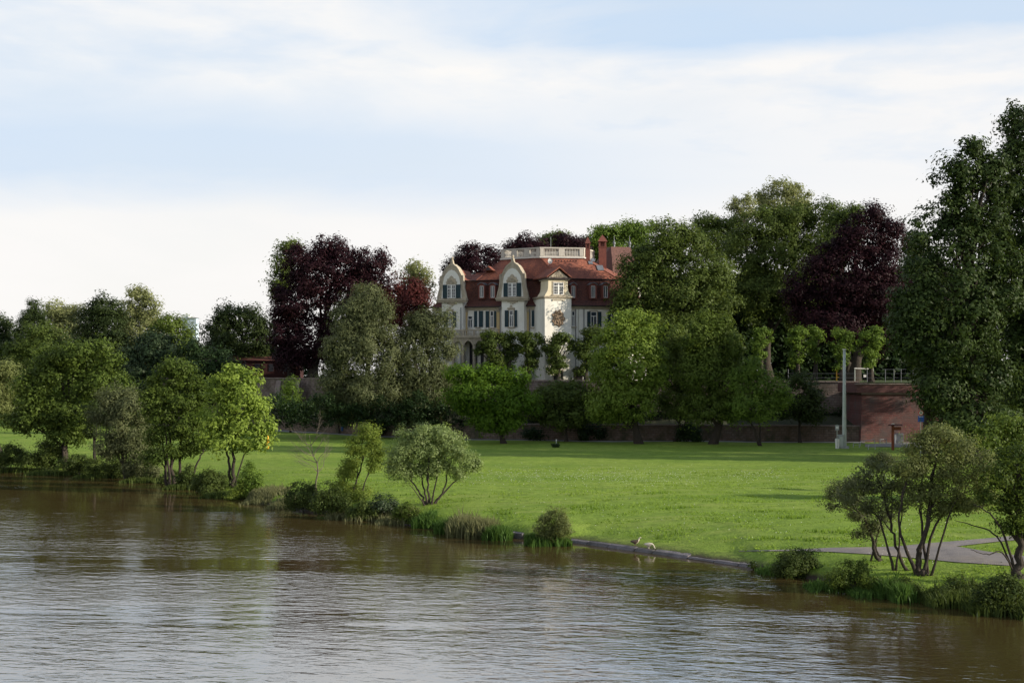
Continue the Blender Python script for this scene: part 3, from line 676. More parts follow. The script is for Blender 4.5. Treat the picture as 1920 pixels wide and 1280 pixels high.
# crest: carved relief built as a bumpy shield
nu, nv = 44, 56; cx_, cz_ = X(1046.6), ZT(596.5); rw, rh = 13.2*mt, ZT(579.5)-ZT(596.5)
V_, Fq = [], []; rr3 = random.Random(5)
bumps = [(rr3.uniform(-1, 1), rr3.uniform(-1, 1), rr3.uniform(.07, .16), rr3.uniform(.05, .14)) for _ in range(110)]
for j in range(nv+1):
    for i in range(nu+1):
        a, b = -1.05+2.1*i/nu, -1.05+2.1*j/nv; th = math.atan2(b, a); rad = math.hypot(a, b)
        edge = .88+.085*math.cos(9*th+.6)+.05*math.cos(5*th); d = 0
        if rad < edge:
            d = .08+.06*min(1, (edge-rad)*6)
            for bx_, bz_, br_, bh_ in bumps:
                q = ((a-bx_)**2+(b-bz_)**2)/br_**2
                if q < 1: d += bh_*(1-q)
            if rad < .34: d = .2+.1*(rad < .2)
        V_.append(FT.P(cx_+a*rw, -.02+min(d, .38), cz_+b*rh))
for j in range(nv):
    for i in range(nu):
        k = j*(nu+1)+i; Fq.append((k, k+1, k+nu+2, k+nu+1))
MB().add(V_, Fq).build('crest', M['crest'], villa)
fprism(MB(), FT, [(X(1035), ZT(561)), (X(1058), ZT(561)), (X(1057), ZT(564.5)), (X(1054), ZT(562.8)), (X(1039), ZT(562.8)), (X(1036), ZT(564.5))][::-1], 0, .12).build('corbel_ornament', M['sandstone'], villa)
mb = MB(); fbox(mb, FT, X(1038), X(1054.5), .003, .05, TZ, ZT(694)); mb.build('door', M['black'], villa)
mb = MB(); fbox(mb, FT, X(1036.5), X(1037.9), 0, .09, TZ, ZT(693.9)); fbox(mb, FT, X(1054.6), X(1056), 0, .09, TZ, ZT(693.9)); fbox(mb, FT, X(1036.5), X(1056), 0, .1, ZT(693.8), ZT(692.3)); mb.build('door_surround', M['sandstone'], villa)
# right wing
window(FR, 1071.5, 1077.5, 583, 612, 0, 'tall'); window(FR, 1107, 1118.5, 584, 612.5, 0, 'tall', [(1101, 1107.5), (1121, 1127.5)])
s0, s1 = FR.S(1085.5, .2), FR.S(1093, .2); fbox(MB(), FR, s0, s1, 0, .16, TZ, ZE-.33).build('pilaster', M['plaster'], villa)
window(FR, 1146, 1156, 584, 613, 0, 'tall', [(1139, 1145), (1157, 1163)]); window(FR, 1107, 1117, 648, 676, 0, 'tall')
def dormer(f, a0, a1, w0, w1, n):
    s0, s1 = f.S(a0, n), f.S(a1, n); sm_ = (s0+s1)/2; z0, z1 = f.Z(560, sm_, n), f.Z(530.5, sm_, n)
    mb = MB(); wz0, wz1 = f.Z(558, sm_, n), f.Z(536, sm_, n); q0, q1 = f.S(w0, n), f.S(w1, n)
    fbox(mb, f, s0, q0-.003, n-1.6, n, z0, z1-.3); fbox(mb, f, q1+.003, s1, n-1.6, n, z0, z1-.3); fbox(mb, f, q0-.003, q1+.003, n-1.6, n-.15, z0, z1-.3); fbox(mb, f, q0-.003, q1+.003, n-.15, n, wz1, z1-.3); fbox(mb, f, q0-.003, q1+.003, n-.15, n, z0, wz0-.002)
    k = 8; arc = [(s0+(s1-s0)*i/k, z1-.3+.3*math.sin(math.pi*i/k)) for i in range(k+1)]
    fprism(mb, f, arc[::-1], n-1.6, n); d_ = mb.build('dormer', M['redstone'], villa)
    hat = MB()
    for i in range(k):
        (x0, za), (x1, zb2) = arc[i], arc[i+1]; x0e, x1e = sm_+(x0-sm_)*1.12, sm_+(x1-sm_)*1.12
        hat.hexa([f.P(x0e, n+.12, za+.02), f.P(x1e, n+.12, zb2+.02), f.P(x1e, n-1.7, zb2+.02), f.P(x0e, n-1.7, za+.02), f.P(x0e, n+.12, za+.09), f.P(x1e, n+.12, zb2+.09), f.P(x1e, n-1.7, zb2+.09), f.P(x0e, n-1.7, za+.09)])
    hat.build('dormer_hood', M['lead'], d_)
    mb = MB(); b = .06
    fbox(mb, f, q0, q1, n-.12, n-.03, wz0, wz0+b); fbox(mb, f, q0, q1, n-.12, n-.03, wz1-b, wz1)
    for x in (q0, (q0+q1)/2-b/2, q1-b): fbox(mb, f, x, x+b, n-.12, n-.03, wz0+b, wz1-b)
    wn = mb.build('window', M['white'], villa); pm = MB(); fbox(pm, f, q0+.02, q1-.02, n-.11, n-.09, wz0+.02, wz1-.02); pm.build('pane', M['glass'], wn)
for q in ((896.5, 909, 899.5, 906.5, FA, NR-.05), (917, 929.5, 920, 927, FA, NR-.05), (1105, 1119.5, 1108.5, 1116, FR, -.05), (1128.5, 1143, 1132, 1139.5, FR, -.05), (1069.5, 1081, 1072, 1078.5, FR, -.05)):
    dormer(q[4], q[0], q[1], q[2], q[3], q[5])
# rain pipes
for f_, px, n_ in ((FA, 864, .2), (FA, 937.8, .2), (FA, 993, NR+.1), (FR, 1079.5, .08), (FR, 1095, .1)):
    q_ = f_.S(px, n_); MB().tube([f_.P(q_, n_, ZE+.05), f_.P(q_, n_, TZ+.1)], [.055, .055], 6).build('rain_pipe', M['lead'], villa)
# chimneys with pyramid caps
def chimney(px, D, wpx, ytop, ycap, ybase, part='chimney'):
    x = (px-960)/F*D; hw = wpx/F*D/2; z = lambda y: H-(y-HY)/F*D
    mb = MB().box(x-hw, x+hw, D-hw, D+hw, z(ybase), z(ycap+9)); mb.box(x-hw*1.15, x+hw*1.15, D-hw*1.15, D+hw*1.15, z(ycap+10.4), z(ycap+9)+.002)
    for sx_ in (-1, 1):
        for sy2 in (-1, 1): mb.box(x+sx_*hw*.78-hw*.2, x+sx_*hw*.78+hw*.2, D+sy2*hw*.78-hw*.2, D+sy2*hw*.78+hw*.2, z(ycap+9)+.003, z(ycap))
    mb.box(x-hw*.5, x+hw*.5, D-hw*.5, D+hw*.5, z(ycap+9)+.003, z(ycap)-.003)
    c = mb.build(part, M['redstone'], villa)
    e = hw*1.3; zc = z(ycap)
    MB().add([(x-e, D-e, zc), (x+e, D-e, zc), (x+e, D+e, zc), (x-e, D+e, zc), (x-e*.45, D-e*.45, zc+(z(ytop)-zc)*.6), (x+e*.45, D-e*.45, zc+(z(ytop)-zc)*.6), (x+e*.45, D+e*.45, zc+(z(ytop)-zc)*.6), (x-e*.45, D+e*.45, zc+(z(ytop)-zc)*.6), (x, D, z(ytop))],
             [(3, 2, 1, 0), (0, 1, 5, 4), (1, 2, 6, 5), (2, 3, 7, 6), (3, 0, 4, 7), (4, 5, 8), (5, 6, 8), (6, 7, 8), (7, 4, 8)]).build('chimney_cap', M['redstone'], c)
chimney(1102, 192.5, 8.5, 443.5, 457, 500); chimney(1129.5, 196, 14, 440, 453.5, 515)
# aerial, dish and skylights
x = (1033-960)/F*191; MB().tube([(x, 191.6, ZD), (x, 191.6, H+257/F*191)], [.035, .02], 5).build('aerial', M['steel'], villa)
fr = Frame(1030.5, 188.9, -16); zc = fr.Z(489.5); mb = MB()
k = 14; ring = [(.3*math.cos(i*2*math.pi/k), .36*math.sin(i*2*math.pi/k)) for i in range(k)]
mb.add([fr.P(a, .25, zc+b) for a, b in ring]+[fr.P(a*.45, .12, zc+b*.45) for a, b in ring]+[fr.P(a, .18, zc+b) for a, b in ring], [(i, (i+1) % k, (i+1) % k+k, i+k) for i in range(k)]+[tuple(range(2*k-1, k-1, -1)), tuple(range(3*k-1, 2*k-1, -1))]+[(i+2*k, (i+1) % k+2*k, (i+1) % k, i) for i in range(k)])
mb.tube([fr.P(0, .2, zc-.1), fr.P(0, -.6, zc-.5)], [.03, .03], 5); mb.tube([fr.P(0, .2, zc-.3), fr.P(0, .55, zc)], [.015, .05], 5)
mb.build('satellite_dish', M['white'], villa)
def onroof(px, py, w_, h_, part, mat):     # hatch lying on the right hand slope of the upper roof
    A_, B_, D_ = np.array([*base[1], zk]), np.array([*base[2], zk]), np.array([*deck[2], ZD])
    nrm = np.cross(B_-A_, D_-A_); nrm /= np.linalg.norm(nrm); nrm *= np.sign(nrm[2])
    o_ = np.array([0, 0, H]); d_ = np.array([(px-960)/F, 1, -(py-HY)/F]); t_ = ((A_-o_)@nrm)/(d_@nrm); c = o_+d_*t_
    uu = (B_-A_)/np.linalg.norm(B_-A_); vv = np.cross(nrm, uu); vv *= np.sign(vv[2])
    q = [c-uu*w_-vv*h_, c+uu*w_-vv*h_, c+uu*w_+vv*h_, c-uu*w_+vv*h_]
    MB().hexa([p_+nrm*.01 for p_ in q]+[p_+nrm*.13 for p_ in q]).build(part, mat, villa)
onroof(1107, 493.5, .3, .28, 'skylight', M['lead']); onroof(1111, 488.5, .26, .28, 'skylight', M['lead']); onroof(1125, 503, .45, .5, 'roof_hatch', M['lead'])
for i in range(9): onroof(1036+i*5.5, 489.5+(i % 2)*.6, .09, .04, 'snow_guard', M['gutter'])

# taller roofed block behind the villa
an = empty('rear_house', W(1172, 700, 205), 'steep red tiled roof with two spiked finials rising behind the right end of the villa', 'house')
f2 = Frame(1167, 203, -16); s0, s1 = f2.S(1151), f2.S(1200); z0, z1 = f2.Z(525), f2.Z(461.5)
MB().add([f2.P(s0-.1, .2, z0), f2.P(s1, .2, z0), f2.P(s1, -6, z0), f2.P(s0-2.6, -6, z0), f2.P(s0, -1.2, z1), f2.P(s1-1, -1.2, z1), f2.P(s1-1, -3.6, z1), f2.P(s0, -3.6, z1)], [(3, 2, 1, 0), (4, 5, 6, 7), (0, 1, 5, 4), (1, 2, 6, 5), (2, 3, 7, 6), (3, 0, 4, 7)]).build('steep_roof', M['roofpink'], an)
fbox(MB(), f2, s0-.2, s1+.2, -6, 0, TZ-.5, z0).build('wall', M['plaster'], an)
for px in (1152, 1181):
    s_ = f2.S(px, -1.2); c = f2.P(s_, -1.3, 0); z = [f2.Z(y, s_) for y in (463, 458, 455.5, 453, 451, 440)]
    MB().tube([(c[0], c[1], q) for q in z], [.13, .13, .2, .2, .05, .02], 6).build('finial', M['lead'], an)

# garden pavilion beside the tower bay
gp = empty('garden_pavilion', W(1083, 700, 183.5), 'small dark open pavilion with a pale post right of the tower bay', 'pavilion')
x0, x1 = (1073-960)/F*183.5, (1094-960)/F*183.5; zt = H-(-9)/F*183.5*0+H*0; zt = H-(693-HY)/F*183.5; 
MB().add([(x0-.1, 182.9, zt), (x1+.1, 182.9, zt), (x1+.1, 185.2, zt), (x0-.1, 185.2, zt), ((x0+x1)/2-.1, 184, zt+.42), ((x0+x1)/2+.1, 184, zt+.42)], [(3, 2, 1, 0), (0, 1, 5, 4), (1, 2, 5), (2, 3, 4, 5), (3, 0, 4)]).build('roof', M['gutter'], gp)
for a in (x0+.05, x1-.05): MB().box(a-.06, a+.06, 183.1, 183.22, TZ, zt-.003).build('post', M['white'], gp)
MB().box(x0, x1, 184.9, 185.1, TZ, zt-.003).build('back_panel', M['gutter'], gp)

# bastion of red ashlar on the right
bs = empty('bastion', (45, 164, 1), 'red sandstone bastion with a plain parapet at the right end of the terrace wall', 'wall')
bx0, bx1 = (1617-960)/F*163.3, (1790-960)/F*163.3
zb_ = H-(737-HY)/F*163.3; zt_ = H-(718.5-HY)/F*163.3
fbb = Frame(1617, 163.5, 0)
MB().hexa([(bx0-.25, 163.2, .3), (bx1, 163.2, .3), (bx1, 173, .3), (bx0-.25, 173.2, .3), (bx0, 163.5, zb_-.12), (bx1, 163.5, zb_-.12), (bx1, 173, zb_-.12), (bx0, 173.2, zb_-.12)]).build('masonry', M['brickwall'], bs)
MB().box(bx0-.12, bx1, 163.3, 173, zb_-.118, zb_+.05).build('string_course', M['coping'], bs)
px0 = (1606-960)/F*163.2
x = px0; k = 0
while x < bx1-1:
    MB().box(x+.008, x+2.3, 163.12, 163.75, zb_+.053, zt_-.14).build('parapet_panel', M['parapet'], bs); x += 2.31
x = px0-.1
while x < bx1-1:
    MB().box(x+.008, x+1.52, 163.02, 163.85, zt_-.137, zt_).build('coping_stone', M['coping'], bs); x += 1.53
MB().box(px0, px0+.6, 163.76, 172.6, zb_+.053, zt_-.01).build('side_parapet', M['parapet'], bs)
# buttresses of the left wall
for px, D in ((521, 205.3), (556, 204.3)):
    x = (px-960)/F*D; z = float(uwtop(x))
    b_ = MB().hexa([(x-.9, D-4.0, 1.2), (x+.35, D-4.0, 1.2), (x+.35, D+.3, 1.2), (x-.9, D+.3, 1.2), (x-.1, D-.7, z-.25), (x+.55, D-.7, z-.25), (x+.55, D+.3, z-.25), (x-.1, D+.3, z-.25)]).build('buttress', M['coping'])
    b_.data.materials[0] = M['coping']; tag(b_, 'leaning grey stone buttress, the %s one, against the left stretch of the terrace wall' % ('left' if px < 540 else 'right'), 'buttress', 'buttresses of the terrace wall')
# red garden building left of the beech
rb = empty('red_outbuilding', W(500, 700, 222), 'long low dark red building under the copper beech on the left terrace', 'outbuilding')
z = lambda y, D: H-(y-HY)/F*D
MB().box((425-960)/F*222, (562-960)/F*222, 222, 226, TZ-7, z(676, 222)).build('wall', M['oldred'], rb)
MB().add([((423-960)/F*222, 221.6, z(676, 222)), ((564-960)/F*222, 221.6, z(676, 222)), ((564-960)/F*222, 226.4, z(676, 222)), ((423-960)/F*222, 226.4, z(676, 222)), ((430-960)/F*222, 224, z(667, 222)), ((557-960)/F*222, 224, z(667, 222))], [(3, 2, 1, 0), (0, 1, 5, 4), (1, 2, 5), (2, 3, 4, 5), (3, 0, 4)]).build('roof', M['roofdark'], rb)
for px in (452, 478, 504, 530): MB().box((px-960)/F*222, (px+9-960)/F*222, 221.93, 221.99, z(696, 222), z(682, 222)).build('window', M['black'], rb)
rs = empty('red_shed', W(392, 700, 214), 'small shed with a bright red roof edge behind the fresh green bank tree', 'shed')
MB().box((382-960)/F*214, (408-960)/F*214, 214, 217, 1, z(679, 214)).build('wall', M['oldred'], rs)
MB().add([((374-960)/F*214, 213.4, z(678.5, 214)), ((413-960)/F*214, 213.4, z(678.5, 214)), ((413-960)/F*214, 217.5, z(678.5, 214)), ((374-960)/F*214, 217.5, z(678.5, 214)), ((378-960)/F*214, 215.5, z(671.5, 214)), ((409-960)/F*214, 215.5, z(671.5, 214))], [(3, 2, 1, 0), (0, 1, 5, 4), (1, 2, 5), (2, 3, 4, 5), (3, 0, 4)]).build('roof', M['oldred'], rs)
MB().box((393-960)/F*214, (402-960)/F*214, 213.93, 213.99, z(697, 214), z(683, 214)).build('window', M['black'], rs)
# far tower block, its pale blue stands in for distance haze
fb = empty('tower_block', W(358, 700, 1500), 'distant pale blue and grey office block seen between the left trees', 'building')
g = lambda px: (px-960)/F*1500
MB().box(g(352), g(368), 1500, 1512, 0, z(597, 1500)).build('tower', M['farwall'], fb)
MB().box(g(338), g(350.5), 1506, 1520, 0, z(589, 1500)).build('side_tower', M['fargrey'], fb)
MB().box(g(351.5), g(368.5), 1499, 1513, z(597, 1500)+.02, z(595.3, 1500)).build('roof_edge', M['lead'], fb)
MB().box(g(350.6), g(351.9), 1504, 1510, 0, z(592, 1500)).build('stair_tower', M['fargrey'], fb)
for i in range(5):
    zz = z(599.5+i*2.6, 1500); MB().box(g(353), g(367), 1499.8, 1499.95, zz-.5, zz).build('window_band', M['lead'], fb)
# ------------------------------------------------------------------ vegetation
STAT = {'leaves': 0}; LS = 1.0
def leaf_cloud(pc, pr, pn, L, Wd, g, droop=0.0, flat=.75, tone0=.45, out=None, tri=True):
    """pc puff centres, pr radii, pn leaves per puff -> rhombic leaves"""
    idx = np.repeat(np.arange(len(pc)), pn); n = len(idx)
    d = g.normal(size=(n, 3)); d /= np.linalg.norm(d, axis=1, keepdims=True)
    rad = g.random(n)**.45; far_ = g.random(n) < .10; rad[far_] *= g.uniform(1.0, 1.55, far_.sum())
    an = np.exp(g.normal(size=(len(pc), 3))*.24)
    pos = pc[idx] + d*(pr[idx]*rad)[:, None]*an[idx]*np.array([1, 1, flat])
    if droop: pos[:, 2] -= droop*pr[idx]*g.random(n)**2*1.4
    nr = d*.65 + (out[idx]*.45 if out is not None else 0) + np.array([0, 0, .30]) + g.normal(size=(n, 3))*.30; nr /= np.linalg.norm(nr, axis=1, keepdims=True)
    ax = g.normal(size=(n, 3)); ax[:, 2] -= droop*2.2 + .25
    ax -= nr*np.sum(ax*nr, 1, keepdims=True); ax /= np.linalg.norm(ax, axis=1, keepdims=True)+1e-9
    bx_ = np.cross(nr, ax); s = g.uniform(.65, 1.3, n)[:, None]
    a = ax*L*.5*s; b = bx_*Wd*.5*s
    if tri: v = np.stack([pos-a-b, pos+b-a, pos+a*1.2], 1).reshape(-1, 3)
    else: v = np.stack([pos-a, pos+b-a*.1, pos+a, pos-b-a*.1], 1).reshape(-1, 3)
    pt = g.normal(size=len(pc))*.12
    tn_ = np.clip(tone0+pt[idx]+g.normal(size=n)*.10, 0, 1)
    STAT['leaves'] += n
    k = 3 if tri else 4
    return v, np.arange(k*n).reshape(-1, k), np.repeat(tn_, k)
def puffs(lobes, puff, g, fill=1.0):
    """lobes (N,6): centre xyz, radii xyz. Irregular shells of puffs, hollow where lobes overlap"""
    P_, L_ = [], []
    for k, l in enumerate(lobes):
        c, r = l[:3], l[3:]; area = 4*np.pi*((r[0]*r[1])**1.6/3+(r[0]*r[2])**1.6/3+(r[1]*r[2])**1.6/3)**(1/1.6)
        n = max(5, int(area/(puff*puff*2.0)*fill))
        d = g.normal(size=(n, 3)); d /= np.linalg.norm(d, axis=1, keepdims=True)
        rr_ = (.50+.50*g.random(n)**.55)*g.uniform(.86, 1.10, n)
        p_ = c+d*r*rr_[:, None]-d*puff*.35
        P_.append(p_); L_.append(np.full(n, k))
    P_ = np.concatenate(P_); L_ = np.concatenate(L_); keep = np.ones(len(P_), bool)
    for k, l in enumerate(lobes):
        q = np.linalg.norm((P_-l[:3])/l[3:], axis=1); keep &= ~((q < .50) & (L_ != k))
    return P_[keep], L_[keep]
def curve(a, b, g, n=6, sag=.0, wig=.06):
    a = np.array(a, float); b = np.array(b, float); t_ = np.linspace(0, 1, n)[:, None]; L = np.linalg.norm(b-a)
    p_ = a+(b-a)*t_; w_ = g.normal(size=3)*wig*L; w2 = g.normal(size=3)*wig*.5*L
    p_ += w_*np.sin(np.pi*t_)+w2*np.sin(2*np.pi*t_); p_[:, 2] += (sag*L*np.sin(np.pi*t_))[:, 0]
    return p_
def tree(name, label, cat, D, base, lobes, fo, leaf=(.3, .2), cover=1.0, puff=1.0, r0=.3, bark='bark', stems=None, droop=0., flat=.75,
         group=None, seed=None, dz=None, fill=1.0, tone=.45, deep=.85, bottom=None, twigs=5, foliage_name='crown', hull=None):
    g = np.random.default_rng(seed if seed is not None else abs(hash(label)) % 1 + len(label)*131+int(D*7)+int(lobes[0][0]))
    lo = []
    for q in lobes:
        cx, cy, rx, ry = q[:4]; dd = q[4] if len(q) > 4 else g.uniform(-.25, .25)*rx/F*D
        lo.append([*W(cx, cy, D+dd), rx/F*D, max(rx, ry*.7)/F*D*deep, ry/F*D])
    lo = np.array(lo); nl = len(lo)
    if hull is None: hull = .80 if (D > 100 and foliage_name == 'crown' and not stems and len(lobes) > 2) else 0
    if hull:       # one large inner body joins the lobes into a single crown
        mn = (lo[:, :3]-lo[:, 3:]).min(0); mx = (lo[:, :3]+lo[:, 3:]).max(0); lo = np.vstack([lo, [*((mn+mx)/2), *((mx-mn)/2*hull)]])
    if base is None: bx, by = np.average(lo[:, 0]), D; bz = gz(bx, by)
    elif len(base) == 1: bx, by = (base[0]-960)/F*D, D; bz = gz(bx, by) if dz is None else dz
    else: bx, by = base; bz = gz(bx, by) if dz is None else dz
    B = np.array([bx, by, bz]); root = empty(name, tuple(B), label, cat, group)
    P_, L_ = puffs(lo, puff, g, fill*(1.25 if D > 140 else 1.05))
    if bottom is not None: k = P_[:, 2] > bottom; P_, L_ = P_[k], L_[k]
    k = P_[:, 2] > bz+.1; P_, L_ = P_[k], L_[k]
    pr = puff*np.clip(np.exp(g.normal(size=len(P_))*.33), .45, 1.7)*.95
    back = (P_[:, 1] > lo[L_][:, 1]+.35*lo[L_][:, 4])
    per = cover*2.0*np.pi*pr**2/(leaf[0]*leaf[1]*LS*LS*.5)*(.315 if D > 100 else .34)*np.where(back, .5, 1.0)
    per = np.maximum(4, per).astype(int)
    out = P_-lo[L_][:, :3]; out /= np.linalg.norm(out, axis=1, keepdims=True)+1e-6
    v, f, tn_ = leaf_cloud(P_, pr, per, leaf[0]*LS, leaf[1]*LS, g, droop, flat, tone, out, D > 100)
    npmesh(foliage_name, v, f, M_fo(fo), root, tn_)
    # wood
    cen = np.average(lo[:, :3], axis=0, weights=lo[:, 3]*lo[:, 5]); top = cen.copy(); top[2] = cen[2]+.35*(lo[:, 2].max()-cen[2])
    tr, ft = [], []; nv = 0; LV, LF = [], []; ln = 0
    def addt(pts_, r_, which, n=6):
        nonlocal nv, ln
        v_, f_ = tube_np(pts_, r_, n)
        if which: LV.append(v_); LF.append(f_+ln); ln += len(v_)
        else: tr.append(v_); ft.append(f_+nv); nv += len(v_)
    if stems:
        paths = []
        for st in stems:
            pts_ = [W(px, py, D+ddp) for px, py, ddp in st[1:]]; rad = st[0]
            pts_[0] = np.array([pts_[0][0], pts_[0][1], gz(pts_[0][0], pts_[0][1])-.1]) if st[1][1] > 700 and dz is None else pts_[0]
            t_ = np.linspace(0, 1, len(pts_)*4); k_ = np.linspace(0, 1, len(pts_)); pp_ = np.stack([np.interp(t_, k_, np.array(pts_)[:, i]) for i in range(3)], -1)
            pp_[1:-1] = (pp_[:-2]+2*pp_[1:-1]+pp_[2:])/4; pp_[1:-1] = (pp_[:-2]+2*pp_[1:-1]+pp_[2:])/4
            pp_[1:-1] += g.normal(size=(len(pp_)-2, 3))*rad*.35
            rr_ = rad*(1-.72*t_)*(1+.5*np.exp(-t_*12)); sm = MB(); sm.tube(pp_, rr_, 7); sm.build('stem', M[bark], root, smooth=True); paths.append((pp_, rr_))
    else:
        pp_ = curve(B-np.array([0, 0, .2]), top, g, 8, 0, .03); t_ = np.linspace(0, 1, 8)
        rr_ = r0*(1-.75*t_)*(1+.7*np.exp(-t_*14)); addt(pp_, rr_, 0, 8); paths = [(pp_, rr_)]
    for k, l in enumerate(lo[:nl]):
        pth, prd = paths[int(g.integers(len(paths)))] if stems else paths[0]
        dd = [np.linalg.norm(p_[-1][:2]-l[:2]) for p_, _ in paths]; pth, prd = paths[int(np.argmin(dd))]
        zc = l[2]-l[5]*.2; cand = [i for i in range(1, len(pth)) if pth[i][2] < zc-.15*l[5]]; i = cand[-1] if cand else 1
        i = max(1, int(i*.8)); q = curve(pth[i], l[:3], g, 6, .06, .05); ra = prd[i]*.6
        addt(q, np.linspace(ra, ra*.35, 6), 1, 5)
        mine = np.where(L_ == k)[0]
        if len(mine):
            for j in g.choice(mine, min(twigs if D > 120 else twigs*2, len(mine)), replace=False):
                q2 = curve(q[g.integers(2, 6)], P_[j], g, 5, .05, .08); addt(q2, np.linspace(ra*.32, ra*.08, 5), 1, 4)
    if tr: npmesh('trunk', np.concatenate(tr), np.concatenate(ft), M[bark], root, smooth=True)
    if LV: npmesh('branches', np.concatenate(LV), np.concatenate(LF), M[bark], root, smooth=True)
    return root
def M_fo(k): return FO[k]
def bush(label, px, py, rx, ry, D=None, fo='shrub', leaf=(.12, .07), puff=.35, cover=.9, n=4, group='bushes along the river bank', name='bush', cat='bush', seed=1, spread=None, droop=0, tone=.45, dz=None):
    """(px, py) is the middle of the foot"""
    if D is None: h = hit(px, py); D = h[1]
    g = random.Random(seed*13+px); lobes = []
    for i in range(n):
        a = (i+.5)/n*2-1; s = 1-.45*abs(a)**1.5
        lobes.append((px+a*rx*.62+g.uniform(-.05, .05)*rx, py-ry*s*g.uniform(.42, .55), rx*g.uniform(.34, .46)*(1.5 if n < 3 else 1), ry*s*g.uniform(.48, .6), g.uniform(-.5, .5)))
    return tree(name, label, cat, D, (((px-960)/F*D), D), lobes, fo, leaf, cover, puff, r0=.05, group=group, seed=seed+px, twigs=4, fill=1.2, droop=droop, tone=tone, dz=dz, foliage_name='foliage')

far = dict(leaf=(.34, .24), puff=1.15)
# --- background left, beyond the meadow
G1 = 'trees beyond the left end of the meadow'
tree('conifer', 'dark pointed conifer on the skyline at the far left', 'tree', 245, (60,), [(62, 575, 15, 20), (62, 600, 30, 26), (60, 635, 42, 34), (58, 680, 50, 45)][:4], 'dark', leaf=(.32, .14), puff=.9, r0=.35, group=G1)
tree('broadleaf_tree', 'dark hedge-like tree at the left picture edge behind the grey willow', 'tree', 250, (0,), [(-5, 615, 40, 30), (5, 670, 55, 60), (-30, 650, 40, 60)], 'dark', **far, r0=.35, group=G1)
tree('broadleaf_tree', 'mid green domed tree in front of the dark conifer', 'tree', 225, (70,), [(80, 640, 50, 42), (50, 670, 48, 50), (110, 670, 45, 50), (80, 720, 70, 55)], 'linden', **far, r0=.35, group=G1)
tree('false_acacia', 'pale yellow blossoming tree between the conifer and the dark round tree', 'tree', 255, (125,), [(100, 580, 26, 20), (128, 590, 32, 28), (150, 610, 30, 45), (120, 640, 50, 60)], 'pale', **far, r0=.3, group=G1)
tree('broadleaf_tree', 'dark dense round tree standing out between two pale trees', 'tree', 240, (193,), [(192, 575, 36, 30), (175, 620, 36, 45), (212, 615, 36, 50), (195, 665, 52, 50)], 'dark', **far, r0=.4, group=G1, tone=.35)
tree('false_acacia', 'tallest pale blossoming tree on the left skyline', 'tree', 250, (262,), [(262, 555, 28, 20), (245, 590, 30, 35), (280, 585, 30, 35), (265, 630, 52, 45), (262, 690, 55, 50)], 'pale', **far, r0=.35, group=G1)
tree('false_acacia', 'pale olive tree just left of the distant tower block', 'tree', 240, (325,), [(318, 607, 34, 22), (345, 640, 30, 40), (300, 650, 35, 45), (325, 700, 52, 60)], 'olive', **far, r0=.35, group=G1, tone=.6)
tree('false_acacia', 'dark green tree flecked with white blossom behind the bank trees', 'tree', 215, (285,), [(262, 660, 35, 35), (295, 655, 42, 42), (275, 710, 60, 48), (325, 700, 40, 50)], 'blossom', **far, r0=.35, group=G1)
tree('broadleaf_tree', 'wide dark tree left of the big copper beech', 'tree', 226, (445,), [(440, 592, 48, 26), (410, 625, 36, 42), (470, 615, 40, 45), (440, 655, 62, 45), (500, 640, 32, 50), (480, 680, 40, 30)], 'dark', **far, r0=.4, group=G1, dz=TZ)
tree('broadleaf_tree', 'low dark tree filling the gap behind the fresh green bank tree', 'tree', 210, (380,), [(365, 665, 34, 36), (370, 720, 60, 50), (420, 725, 50, 36), (432, 690, 26, 20)], 'ivy', **far, r0=.35, group=G1)
# --- copper beeches and companions left of the villa
G2 = 'tall trees on the terrace'
tree('copper_beech', 'huge dark copper beech left of the villa', 'tree', 212, (585,), [(615, 462, 38, 24), (560, 490, 42, 38), (640, 500, 60, 45), (690, 490, 48, 36), (560, 560, 56, 60), (640, 570, 80, 60), (715, 520, 28, 42), (535, 620, 36, 55), (590, 640, 70, 60), (690, 600, 50, 60), (545, 670, 40, 28), (600, 520, 60, 50), (665, 545, 60, 50)], 'beech', leaf=(.32, .22), puff=1.05, r0=.7, group=G2, dz=TZ, hull=.88)
tree('broadleaf_tree', 'light green tree peeping out above the left shoulder of the copper beech', 'tree', 222, (545,), [(540, 462, 26, 16), (528, 500, 20, 28), (520, 540, 22, 28)], 'linden', **far, r0=.4, group=G2, dz=TZ, tone=.65)
tree('copper_beech', 'smaller reddish copper beech between the huge beech and the villa', 'tree', 207, (765,), [(768, 540, 30, 32), (740, 560, 34, 36), (790, 560, 22, 30), (765, 600, 42, 45), (800, 610, 22, 40)], 'beechred', leaf=(.3, .2), puff=1.0, r0=.35, group=G2, dz=TZ)
tree('broadleaf_tree', 'pale airy green tree on the skyline just left of the villa', 'tree', 228, (785,), [(783, 507, 30, 22), (800, 540, 20, 30), (770, 540, 24, 30)], 'pale', **far, r0=.3, group=G2, dz=TZ, cover=.75, fill=.8)
tree('copper_beech', 'copper beech behind the left gable of the villa', 'tree', 218, (895,), [(892, 478, 36, 28), (865, 495, 28, 28), (925, 490, 32, 30), (845, 520, 22, 30), (900, 530, 60, 40)], 'beech', leaf=(.3, .2), puff=1.0, r0=.5, group=G2, dz=TZ)
tree('copper_beech', 'copper beech with a rounded top behind the left part of the roof balustrade', 'tree', 220, (985,), [(985, 452, 28, 20), (965, 475, 34, 26), (1010, 470, 30, 28), (985, 510, 60, 40)], 'beech', leaf=(.3, .2), puff=1.0, r0=.5, group=G2, dz=TZ)
